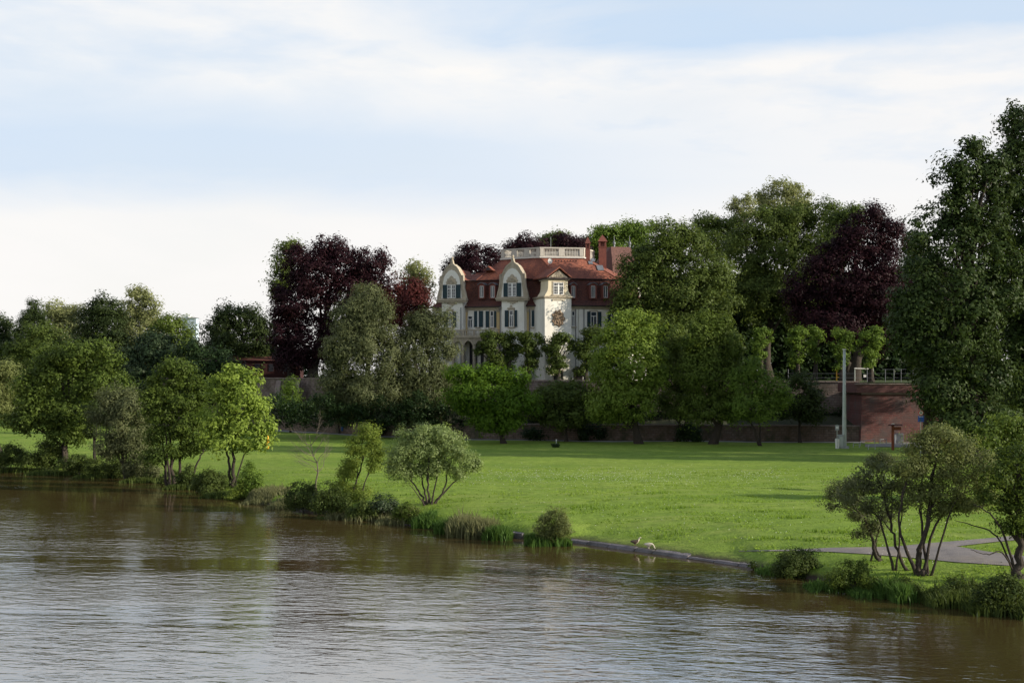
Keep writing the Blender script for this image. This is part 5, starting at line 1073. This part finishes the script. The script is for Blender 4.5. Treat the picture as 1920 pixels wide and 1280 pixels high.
# tall grass and reeds
def reeds(name, label, spots, h, n, fo, wd=.03, kind='stuff', lean=.25, cat='reeds', seed=2):
    g = np.random.default_rng(seed); V_, T_ = [], []
    for (px, py, rx, ry) in spots:
        c = hit(px, py); hw = rx/F*c[1]; m_ = n
        x = c[0]+g.uniform(-1, 1, m_)*hw; y = c[1]+g.normal(size=m_)*ry
        z = np.array([gz(a, b) for a, b in zip(x, y)]); hh = h*g.uniform(.5, 1.1, m_)*(1-.5*np.abs((x-c[0])/hw)**3)
        b = np.stack([x, y, np.maximum(z, -.05)], -1); ln = g.normal(size=(m_, 2))*lean*hh[:, None]; th = g.uniform(0, np.pi, m_); w_ = np.stack([np.cos(th), np.sin(th), np.zeros(m_)], -1)*wd
        mid = b+np.stack([ln[:, 0]*.35, ln[:, 1]*.35, hh*.6], -1); tp = b+np.stack([ln[:, 0], ln[:, 1], hh], -1)
        V_.append(np.stack([b-w_, b+w_, mid+w_*.8, mid-w_*.8, tp], 1)); T_.append(np.clip(.45+g.normal(size=m_)*.2, 0, 1))
    V_ = np.concatenate(V_); k = len(V_); i = np.arange(k)[:, None]*5
    f = np.concatenate([i+np.array([[0, 1, 2, 3]]), i+np.array([[3, 2, 4, 4]])])
    f2_ = i+np.array([[3, 2, 4]])
    me_v = V_.reshape(-1, 3); tn_ = np.repeat(np.concatenate(T_), 5)
    me = bpy.data.meshes.new(name); q = i+np.array([[0, 1, 2, 3]])
    loops = np.concatenate([q.ravel(), f2_.ravel()]).astype(np.int32); me.vertices.add(len(me_v)); me.vertices.foreach_set('co', me_v.astype(np.float32).ravel()); me.loops.add(len(loops)); me.loops.foreach_set('vertex_index', loops)
    me.polygons.add(2*k); me.polygons.foreach_set('loop_start', np.concatenate([np.arange(k)*4, 4*k+np.arange(k)*3]).astype(np.int32))
    a = me.attributes.new('tone', 'FLOAT', 'POINT'); a.data.foreach_set('value', tn_.astype(np.float32)); me.update(calc_edges=True)
    o = link(name, me, FO[fo]); STAT['leaves'] += k; return tag(o, label, cat, kind=kind)
reeds('reeds', 'bright green reeds at the water under the round willow', [(795, 983, 22, .35), (835, 988, 20, .35)], .8, 1400, 'reed')
reeds('tall_grass', 'long pale grass clump on the bank right of the round willow', [(870, 992, 32, .55), (905, 997, 32, .5)], 1.15, 2600, 'drygrass', lean=.22, cat='tall grass', seed=5)
reeds('tall_grass', 'darker green end of the long grass clump near the stone bank', [(940, 1003, 20, .4), (925, 1002, 20, .4)], .85, 1500, 'reed', cat='tall grass', seed=6)
reeds('reeds', 'green water plants around the foot of the upright willow bush', [(1030, 1018, 42, .35), (1000, 1012, 16, .3)], .62, 1500, 'reed', seed=7)
reeds('reeds', 'dark green reeds in the water below the forked bank tree', [(1670, 1112, 30, .3), (1690, 1115, 22, .3)], .8, 1300, 'reed', seed=8)
reeds('tall_grass', 'tall bank grass along the water in the right corner', [(1790, 1128, 60, .5), (1870, 1138, 60, .5), (1930, 1142, 40, .5)], .7, 2600, 'shrub', seed=9, cat='tall grass')
reeds('tall_grass', 'weedy grass on the bank left of the bare sapling', [(490, 936, 26, .6), (530, 943, 26, .6), (500, 925, 40, .9)], .45, 1800, 'drygrass', seed=10, cat='tall grass')
reeds('tall_grass', 'weedy grass on the bank between the slender willow and the reeds', [(690, 962, 40, .6), (745, 970, 40, .6), (640, 965, 30, .4)], .5, 1800, 'drygrass', seed=12, cat='tall grass')
reeds('tall_grass', 'rough dark bank grass along the whole left waterline under the trees', [(20, 878, 60, .6), (110, 883, 60, .6), (200, 888, 60, .6), (280, 898, 50, .6), (350, 911, 40, .5), (420, 926, 40, .5)], .55, 1300, 'shrub', seed=13, cat='tall grass', wd=.05)
reeds('tall_grass', 'short rough grass on the bank between the stone bank and the right trees', [(1450, 1078, 30, .4), (1550, 1098, 40, .5), (1620, 1108, 30, .5)], .4, 900, 'reed', seed=14, cat='tall grass')
# lawn tufts and daisies
g = np.random.default_rng(21); n = 190000
yy = 57+62*g.random(n)**1.15; xx = (g.uniform(380, 1990, n)-960)/F*yy
k = sdist(xx, yy) > .5+1.3*smooth01((xx-3.2)/1.0)*smooth01((12.2-xx)/.8); xx, yy = xx[k], yy[k]
cl = np.sin(xx*.8+np.sin(yy*.7)*2)*np.sin(yy*1.3+np.sin(xx*.5)*2); pat = g.random(len(xx)) < .22+.75*cl; xx, yy = xx[pat], yy[pat]
ii = np.clip(np.searchsorted(xs, xx)-1, 0, len(xs)-2); jj = np.clip(np.searchsorted(ys, yy)-1, 0, len(ys)-2); zz = GZ[jj, ii]*.25+GZ[jj+1, ii]*.25+GZ[jj, ii+1]*.25+GZ[jj+1, ii+1]*.25
# keep tufts off the paths
pathbox = lambda px, py: ((px > 1380) & (py > 1020) & (py < 1075) & (py > 1024-.0*px) )
ppx = xx/yy*F+960; ppy = HY+(H-zz)/yy*F
tp_ = np.interp(ppx, [1385, 1500, 1560, 1640, 1720, 1790, 1850, 1910, 2060], [1034, 1030, 1027, 1025, 1021, 1016, 1011, 1006, 992]); bt_ = np.interp(ppx, [1385, 1500, 1560, 1640, 1720, 1790, 1850, 1910, 2060], [1034, 1033, 1035, 1040, 1047, 1054, 1058, 1062, 1072])
isl = (ppx > 1800) & (ppy > np.interp(ppx, [1800, 1870, 1960], [1025, 1019, 1010])) & (ppy < np.interp(ppx, [1800, 1850, 1910], [1027, 1033, 1040]))
k = (ppx < 1380) | (ppy < tp_) | (ppy > bt_) | isl; xx, yy, zz = xx[k], yy[k], zz[k]; n = len(xx)
tus = (np.sin(xx*.55+2*np.sin(yy*.35)+1)*np.sin(yy*1.1+1.5*np.sin(xx*.4)) > .72) & (yy > 70) & (yy < 96); hh = g.uniform(.04, .10, n)*(1+1.3*tus); th = g.uniform(0, np.pi, n); wv = np.stack([np.cos(th), np.sin(th), 0*th], -1)*g.uniform(.03, .06, n)[:, None]; b = np.stack([xx, yy, zz-.01], -1)
v = np.stack([b-wv, b+wv, b+np.stack([g.normal(size=n)*.04, g.normal(size=n)*.04, hh], -1)], 1).reshape(-1, 3)
FO['lawn'] = foliage('lawn_blades', (.10, .175, .022), (.24, .345, .055), trans=.35, gloss=.1)
o = npmesh('grass', v, np.arange(3*n).reshape(-1, 3), FO['lawn'], None, np.repeat(np.clip(.5+.26*np.sin(xx*.13+1.4*np.sin(yy*.09)+.5)*np.sin(yy*.27+np.sin(xx*.21)*1.3)-.42*tus+g.normal(size=n)*.15, 0, 1), 3)); tag(o, 'short sunlit meadow grass in small tufts', 'grass', kind='stuff')
n = 1500; cx0 = g.choice([930, 1010, 1100, 1180, 1260, 1420, 1640, 1700], n); px = cx0+g.normal(size=n)*45; py = 893+g.normal(size=n)*9+(g.random(n) < .25)*g.uniform(0, 150, n)
D_ = F*8.0/(py-HY); x = (px-960)/F*D_; k = (sdist(x, D_) > 2.2); x, D_ = x[k], D_[k]; n = len(x); z = np.array([gz(a, c) for a, c in zip(x, D_)])+.05
s = g.uniform(.012, .028, n); q = np.stack([np.stack([x-s, D_, z], -1), np.stack([x, D_-s, z-.01], -1), np.stack([x+s, D_, z], -1), np.stack([x, D_+s, z+.015], -1)], 1).reshape(-1, 3)
M['petal'] = surf('daisy_petals', (.72, .72, .66), (.6, .6, .5), 3, .8)
o = npmesh('daisies', q, np.arange(4*n).reshape(-1, 4), M['petal']); tag(o, 'scattered white daisies in the sunlit meadow', 'flowers', kind='stuff')

# ------------------------------------------------------------------ stone bank and stones
sbk = empty('stone_bank', (7, 74, 0), 'sloping grey concrete slab edge of the bank between two bushes', 'embankment')
k_ = [1062, 1100, 1140, 1190, 1222, 1290, 1340, 1385, 1414]
edge = lambda px: np.array([np.interp(px, [p_[0] for p_ in SH], [(p_[0]-960)/F*(F*H/(p_[1]-HY)) for p_ in SH]), np.interp(px, [p_[0] for p_ in SH], [F*H/(p_[1]-HY) for p_ in SH])])
rr4 = random.Random(9)
for a, b in zip(k_[:-1], k_[1:]):
    p0, p1 = edge(a), edge(b); d = (p1-p0)/np.linalg.norm(p1-p0); q = np.array([-d[1], d[0]]); p0 = p0+d*.03; p1 = p1-d*.03
    zt = .15+rr4.uniform(-.03, .04); wd = .42+rr4.uniform(-.15, .30)+(.9 if a >= 1290 else 0)
    c = [p0-q*.18, p1-q*.18, p1+q*.12, p0+q*.12, p0+q*(wd), p1+q*(wd+rr4.uniform(-.1, .2))]
    MB().add([(*c[0], -.25), (*c[1], -.25), (*c[2], zt-.03), (*c[3], zt-.03), (*c[4], zt+.03), (*c[5], zt+.03), (*c[4], -.3), (*c[5], -.3)],
             [(0, 1, 2, 3), (3, 2, 5, 4), (4, 5, 7, 6), (6, 7, 1, 0), (0, 3, 4, 6), (1, 7, 5, 2)]).build('slab', M['concrete'], sbk, bevel=.02)
for px in (955, 975):
    p0, p1 = edge(px-9), edge(px+9); d = (p1-p0)/np.linalg.norm(p1-p0); q = np.array([-d[1], d[0]])
    c = [p0-q*.2, p1-q*.2, p1+q*.9, p0+q*.9]; MB().hexa([(*p_, -.2) for p_ in c]+[(*p_, .3) for p_ in c]).build('slab', M['concrete'], sbk, bevel=.02)
def rock_mesh(seed):
    g_ = np.random.default_rng(seed); import bmesh
    bm = bmesh.new(); bmesh.ops.create_icosphere(bm, subdivisions=1, radius=1)
    for v_ in bm.verts: v_.co = Vector((v_.co.x*g_.uniform(.8, 1.2), v_.co.y*g_.uniform(.7, 1.1), v_.co.z*g_.uniform(.4, .7)))
    me = bpy.data.meshes.new('stone'); bm.to_mesh(me); bm.free(); me.materials.append(M['rock']); return me
rocks = [rock_mesh(i) for i in range(5)]; g = random.Random(8); cnt = 0
def stone(px, d, s, grp, lab):
    e = edge(px); a = edge(px+2)-e; a /= np.linalg.norm(a); q = np.array([-a[1], a[0]]); c = e+q*d
    o = bpy.data.objects.new('stone', rocks[g.randrange(5)]); C.objects.link(o); o.location = (c[0], c[1], max(-.05, .28*d)+s*.1); o.scale = (s, s*.9, s); o.rotation_euler = (g.uniform(-.3, .3), g.uniform(-.3, .3), g.uniform(0, 6.3)); tag(o, lab, 'stone', grp)
for i in range(46): stone(470+g.uniform(0, 120), g.uniform(-.15, .7), g.uniform(.10, .26), 'riprap stones at the left waterline', 'grey riprap stone at the waterline left of the bare sapling')
for i in range(12): stone(760+g.uniform(0, 22), g.uniform(-.15, .4), g.uniform(.08, .17), 'stones under the low brownish bush', 'small grey stone at the waterline under the low brownish bush')
for i in range(16): stone(345+g.uniform(0, 24), g.uniform(-.1, .5), g.uniform(.1, .26), 'stones right of the alder trunks', 'grey stone at the waterline right of the alder trunks')
for i in range(18): stone(1540+g.uniform(0, 100), g.uniform(-.15, .5), g.uniform(.08, .18), 'stones below the right bank', 'brown grey stone at the waterline under the low arching bush')

# ------------------------------------------------------------------ street furniture
def at(px, D): x = (px-960)/F*D; return x, D, gz(x, D)
zpx = lambda py, D: H-(py-HY)/F*D
Dp = 151.0; x, y, z0 = at(1583, Dp)
pl = empty('light_mast', (x, y, z0), 'tall pale tapered steel mast standing on the far right of the meadow', 'mast')
MB().tube([(x, y, z0-.2), (x, y, z0+.5), (x, y, z0+5), (x, y, zpx(656, Dp))], [.25, .24, .19, .13], 12).build('shaft', M['steel'], pl, smooth=True)
MB().tube([(x, y, zpx(656, Dp)+.003), (x, y, zpx(655, Dp)+.06)], [.19, .19], 12).build('cap', M['white'], pl); MB().tube([(x, y, z0-.1), (x, y, z0+.25)], [.5, .5], 12).build('base', M['cabinet'], pl)
x, y, z0 = at(1575.5, 150.6); cb = empty('switch_cabinet', (x, y, z0), 'grey electrical cabinet at the foot of the pale mast', 'cabinet')
MB().box(x-.20, x+.33, y-.2, y+.2, z0-.05, zpx(816, 150.6)).build('body', M['cabinet'], cb, bevel=.02); MB().box(x-.24, x+.37, y-.24, y+.24, zpx(816, 150.6)+.002, zpx(815, 150.6)+.03).build('lid', M['cabinet'], cb); MB().box(x-.14, x+.27, y-.225, y-.203, z0+.2, zpx(818, 150.6)).build('door', M['steel'], cb)
x, y, z0 = at(1570, 150.0); lb = empty('litter_bin', (x, y, z0), 'pale slim litter bin left of the grey cabinet', 'bin')
MB().tube([(x, y, z0), (x, y, z0+.95), (x, y, z0+1.0)], [.19, .24, .25], 10).build('body', M['white'], lb); MB().tube([(x, y, z0+1.003), (x, y, z0+1.06)], [.2, .2], 10).build('rim', M['steel'], lb)
x, y, z0 = at(1569.5, 149.5); sg = empty('notice_sign', (x, y, z0), 'small pale rectangular sign on a thin post beside the pale mast', 'sign')
MB().tube([(x, y, z0), (x, y, zpx(795.5, 149.5))], [.035, .035], 6).build('post', M['steel'], sg); MB().box(x-.2, x+.2, y-.06, y-.035, zpx(806, 149.5), zpx(796.5, 149.5)).build('plate', M['cabinet'], sg)
MB().box(x-.14, x+.14, y-.068, y-.062, zpx(803, 149.5), zpx(799, 149.5)).build('print', M['white'], sg)
def hoop(px0, px1, D, dd, label):
    x0, y0, z0 = at(px0, D); x1, y1, z1 = at(px1, D+dd); h = .5
    r_ = empty('hoop_rail', (x0, y0, z0), label, 'railing', 'tubular hoop rails near the mast'); a = np.array([x0, y0, z0]); b = np.array([x1, y1, z1]); u_ = np.array([0, 0, 1])
    MB().tube([a, a+u_*(h-.15), a+u_*h+(b-a)*.04, b+u_*h-(b-a)*.04, b+u_*(h-.15), b], [.04]*6, 6).build('hoop', M['cabinet'], r_); MB().tube([a+u_*.25, b+u_*.25], [.015, .015], 5).build('crossbar', M['steel'], r_)
hoop(1600, 1611, 153, 0, 'low pale tubular hoop rail next to the mast'); hoop(1613, 1640, 156, 5, 'long low pale tubular rail running back from the hoop by the mast'); hoop(1628, 1641, 148, .5, 'low pale tubular hoop rail nearest to the wooden signpost'); hoop(1650, 1662, 160, 1, 'faint low hoop rail in front of the red bastion')
ribbon('forecourt', [(1622, 833), (1660, 830), (1700, 829), (1760, 829)], [(1622, 838), (1660, 838), (1700, 839), (1760, 841)], M['gravel'], .04, 6)
x, y, z0 = at(1674, 148); ws = empty('wooden_signpost', (x, y, z0), 'red brown wooden signpost with a roofed board in front of the red bastion', 'signpost')
MB().box(x-.12, x+.12, y-.1, y+.1, z0-.1, zpx(795, 148)).build('post', M['woodred'], ws); MB().box(x+.122, x+.85, y-.06, y+.06, zpx(806, 148), zpx(800, 148)).build('board', M['woodred'], ws)
MB().hexa([(x-.45, y-.3, zpx(797.5, 148)), (x+.95, y-.3, zpx(797.5, 148)), (x+.95, y+.3, zpx(797.5, 148)), (x-.45, y+.3, zpx(797.5, 148)), (x-.45, y-.06, zpx(795, 148)), (x+.95, y-.06, zpx(795, 148)), (x+.95, y+.06, zpx(795, 148)), (x-.45, y+.06, zpx(795, 148))]).build('little_roof', M['roofdark'], ws)
MB().box(x-.1, x+.14, y-.12, y+.12, zpx(794.8, 148), zpx(793.5, 148)).build('cap', M['white'], ws)
x, y, z0 = at(1686, 160.5); ut = empty('utility_box', (x, y, z0), 'dark grey utility box standing against the red bastion', 'cabinet')
MB().box(x-.42, x+.42, y-.25, y+.25, z0-.05, zpx(812, 160.5)).build('body', M['lead'], ut, bevel=.02); MB().box(x-.52, x-.43, y-.3, y+.25, z0-.05, zpx(814, 160.5)).build('side_panel', M['white'], ut)
Ds = 128; x, y, z0 = at(1726.5, Ds); rs_ = empty('road_sign', (x, y, z0), 'round red ringed prohibition sign above a blue plate in front of the red bastion', 'road sign')
MB().tube([(x, y, z0-.1), (x, y, zpx(768, Ds))], [.035, .035], 6).build('post', M['steel'], rs_)
def disc(mat, r_, yy_, part, zc_):
    k = 20; mb = MB(); mb.add([(x+r_*math.cos(i*2*math.pi/k), yy_, zc_+r_*math.sin(i*2*math.pi/k)) for i in range(k)]+[(x+r_*math.cos(i*2*math.pi/k), yy_+.012, zc_+r_*math.sin(i*2*math.pi/k)) for i in range(k)], [tuple(range(k))]+[tuple(range(2*k-1, k-1, -1))]+[(i, (i+1) % k, (i+1) % k+k, i+k) for i in range(k)]); return mb.build(part, mat, rs_)
zc = zpx(773.5, Ds); disc(M['signred'], .225, y-.055, 'ring', zc); disc(M['white'], .17, y-.069, 'face', zc)
MB().box(x-.055, x+.055, y-.08, y-.072, zc-.075, zc+.06).build('symbol', M['black'], rs_)
MB().box(x-.27, x+.27, y-.055, y-.04, zpx(790.5, Ds), zpx(779.5, Ds)).build('blue_plate', M['blue'], rs_); MB().box(x-.2, x+.2, y-.062, y-.057, zpx(781.4, Ds), zpx(780.6, Ds)).build('lettering', M['white'], rs_)
x, y, z0 = at(643, 187.5); bb_ = empty('litter_bin', (x, y, z0), 'small bright blue litter bin beside a tree trunk on the wall path', 'bin')
MB().tube([(x, y, z0), (x, y, z0+.35)], [.05, .05], 6).build('post', M['black'], bb_); MB().tube([(x, y, z0+.30), (x, y, z0+.34), (x, y, z0+.8), (x, y, z0+.86)], [.12, .24, .28, .24], 10).build('bag', M['bluebag'], bb_); MB().tube([(x, y, z0+.862), (x, y, z0+.9)], [.26, .26], 10).build('lid', M['black'], bb_)
x, y, z0 = at(1043, 161); mp = empty('marker_post', (x, y, z0), 'short white marker post at the edge of the wall path', 'marker post')
MB().tube([(x, y, z0), (x, y, z0+.28)], [.05, .05], 6).build('shaft', M['steel'], mp); MB().tube([(x, y, z0+.282), (x, y, z0+.46), (x, y, z0+.5)], [.07, .07, .04], 6).build('head', M['white'], mp)
# yellow windsock-like ribbon hanging from the maple
x, y, _ = at(502, 108.5); yb = empty('yellow_ribbon', (x, y, zpx(817, 108.5)), 'yellow ribbon hanging from the lower right twigs of the fresh green maple', 'ribbon')
MB().tube([(x, y, zpx(816, 108.5)), (x+.02, y, zpx(822, 108.5)), (x, y, zpx(837, 108.5)), (x, y, zpx(841, 108.5))], [.03, .12, .12, .08], 7).build('streamer', M['yellow'], yb); MB().tube([(x, y, zpx(806, 108.5)), (x, y, zpx(816, 108.5))], [.01, .01], 4).build('cord', M['black'], yb)
# terrace: railing, crossbar, notices, play frame
rl_ = empty('terrace_railing', ((1690-960)/F*173.8, 173.8, TZ), 'thin grey post and wire railing on top of the right terrace wall', 'railing')
for px in (1478, 1626, 1660, 1676, 1689.5, 1712, 1740):
    xx_ = (px-960)/F*173.8; MB().tube([(xx_, 173.8, TZ), (xx_, 173.8, zpx(692, 173.8))], [.035, .035], 6).build('post', M['lead'], rl_)
MB().tube([((1654-960)/F*173.8, 173.8, zpx(692.5, 173.8)), ((1745-960)/F*173.8, 173.8, zpx(691.5, 173.8))], [.018, .018], 5).build('top_rail', M['lead'], rl_)
for q in (700, 708): MB().tube([((1478-960)/F*173.8, 173.85, zpx(q, 173.8)), ((1745-960)/F*173.8, 173.85, zpx(q, 173.8))], [.012, .012], 4).build('wire', M['lead'], rl_)
gl = empty('goal_frame', ((1620-960)/F*176, 176, TZ), 'white goal crossbar with posts behind the pollarded trees', 'goal')
a, b = (1602-960)/F*176.5, (1638-960)/F*176.5; MB().tube([(a, 176.5, zpx(690.5, 176.5)), (b, 176.5, zpx(691.5, 176.5))], [.07, .07], 6).build('crossbar', M['white'], gl)
for q in (a+.05, b-.05): MB().tube([(q, 176.55, TZ), (q, 176.55, zpx(691.5, 176.5))], [.06, .06], 6).build('goal_post', M['steel'], gl)
x = (1621.5-960)/F*174.5; ns = empty('notice_board', (x, 174.5, TZ), 'small white notice on a post behind the terrace wall', 'sign'); MB().tube([(x, 174.5, TZ), (x, 174.5, zpx(705, 174.5))], [.03, .03], 5).build('post', M['black'], ns); MB().box(x-.17, x+.17, 174.42, 174.45, zpx(706.8, 174.5), zpx(702.2, 174.5)).build('plate', M['white'], ns)
x = (1573-960)/F*175.3; pf = empty('play_frame', (x, 175.3, TZ), 'small yellow and red play frame behind the pale mast on the terrace', 'play frame')
MB().box(x-.35, x-.23, 175.2, 175.32, TZ, zpx(693, 175)).build('yellow_post', M['yellow'], pf); MB().box(x+.15, x+.27, 175.2, 175.32, TZ, zpx(700, 175)).build('red_post', M['redplay'], pf); MB().box(x-.228, x+.148, 175.22, 175.3, zpx(708, 175), zpx(706, 175)).build('rung', M['yellow'], pf); MB().box(x-.228, x+.148, 175.22, 175.3, zpx(702, 175), zpx(700.5, 175)).build('red_rung', M['redplay'], pf)

# ------------------------------------------------------------------ birds
def bird(name, label, pos, ang, s, body, head, cat, group=None, swim=False, graze=False):
    """side-on skeleton in metres, x forward"""
    pts_ = [(-.30, .30), (-.16, .31), (.02, .30), (.16, .33), (.22, .42), (.25, .52), (.30, .56), (.38, .545)]; rad = [.03, .10, .14, .10, .05, .04, .048, .014]
    if graze: pts_[4:] = [(.26, .34), (.33, .24), (.38, .14), (.43, .07)]
    me = bpy.data.meshes.new('body'); V_ = [(a, 0, c) for a, c in pts_]; E = [(i, i+1) for i in range(7)]; rd = list(rad)
    if not swim: V_ += [(0, .05, .16), (.01, .06, .02), (.07, .06, .005), (0, -.05, .16), (.01, -.06, .02), (.07, -.06, .005)]; E += [(2, 8), (8, 9), (9, 10), (2, 11), (11, 12), (12, 13)]; rd += [.03, .015, .012]*2
    me.from_pydata(V_, E, []); o = bpy.data.objects.new('body', me); C.objects.link(o); md = o.modifiers.new('skin', 'SKIN')
    for v_, r_ in zip(me.skin_vertices[0].data, rd): v_.radius = (r_, r_)
    me.skin_vertices[0].data[2].use_root = True; sb = o.modifiers.new('s', 'SUBSURF'); sb.levels = 1; sb.render_levels = 1
    dg = bpy.context.evaluated_depsgraph_get(); nm = bpy.data.meshes.new_from_object(o.evaluated_get(dg)); bpy.data.objects.remove(o)
    nm.name = 'body'; nm.materials.clear(); nm.materials.append(body); nm.materials.append(head)
    for p_ in nm.polygons:
        c = p_.center; p_.material_index = 1 if (c.x > .2 or (c.x > .1 and c.z < .3)) else 0; p_.use_smooth = True
    r_ = empty(name, pos, label, cat, group); r_.rotation_euler = (0, 0, ang); r_.scale = (s, s, s)
    b_ = bpy.data.objects.new('body', nm); C.objects.link(b_); b_.parent = r_; b_.location = (0, 0, -.24 if swim else 0)
    wm = MB()
    for sg_ in (1, -1): wm.add([(-.28, sg_*.05, .34), (.1, sg_*.13, .36), (.12, sg_*.155, .28), (-.1, sg_*.15, .24), (-.1, sg_*.165, .32)], [(0, 1, 4), (1, 2, 4), (2, 3, 4), (3, 0, 4), (0, 3, 2, 1)])
    me2 = bpy.data.meshes.new('wing'); me2.from_pydata(wm.v, [], wm.f); me2.materials.append(body); w_ = bpy.data.objects.new('wings', me2); C.objects.link(w_); w_.parent = r_; w_.location = b_.location
    return r_
M['gbrown'] = surf('goose_brown', (.11, .075, .05), (.06, .045, .035), 12, .8); M['gpale'] = surf('goose_pale', (.62, .56, .45), (.5, .45, .36), 12, .8); M['dwhite'] = surf('duck_white', (.75, .74, .72), (.65, .65, .65), 12, .8)
p_ = hit(1191, 1024); bird('goose', 'brown and white goose resting on the grass above the stone bank, the left one', tuple(p_), R(-12), .85, M['gbrown'], M['gpale'], 'goose', 'geese on the stone bank')
p_ = hit(1216, 1029.5); bird('goose', 'pale goose bending its neck down, right of the other goose on the stone bank', tuple(p_), R(-25), .85, M['gpale'], M['gpale'], 'goose', 'geese on the stone bank', graze=True)
for px, py, a, lab in ((1427, 1057, 160, 'white duck at the waterline left of its twin beside the dark feathery bush'), (1437, 1058, 20, 'white duck with a grey belly right of its twin beside the dark feathery bush')):
    D = F*(H-.15)/(py-HY); bird('duck', lab, ((px-960)/F*D, D, .0), R(a), .7, M['dwhite'], M['dwhite'], 'duck', 'white ducks by the bush', swim=True)
D = F*H/(1069-HY); bird('coot', 'small black coot swimming below the two white ducks', ((1438-960)/F*D, D, 0), R(200), .6, M['black'], M['black'], 'coot', None, swim=True)
print('leaves', STAT)
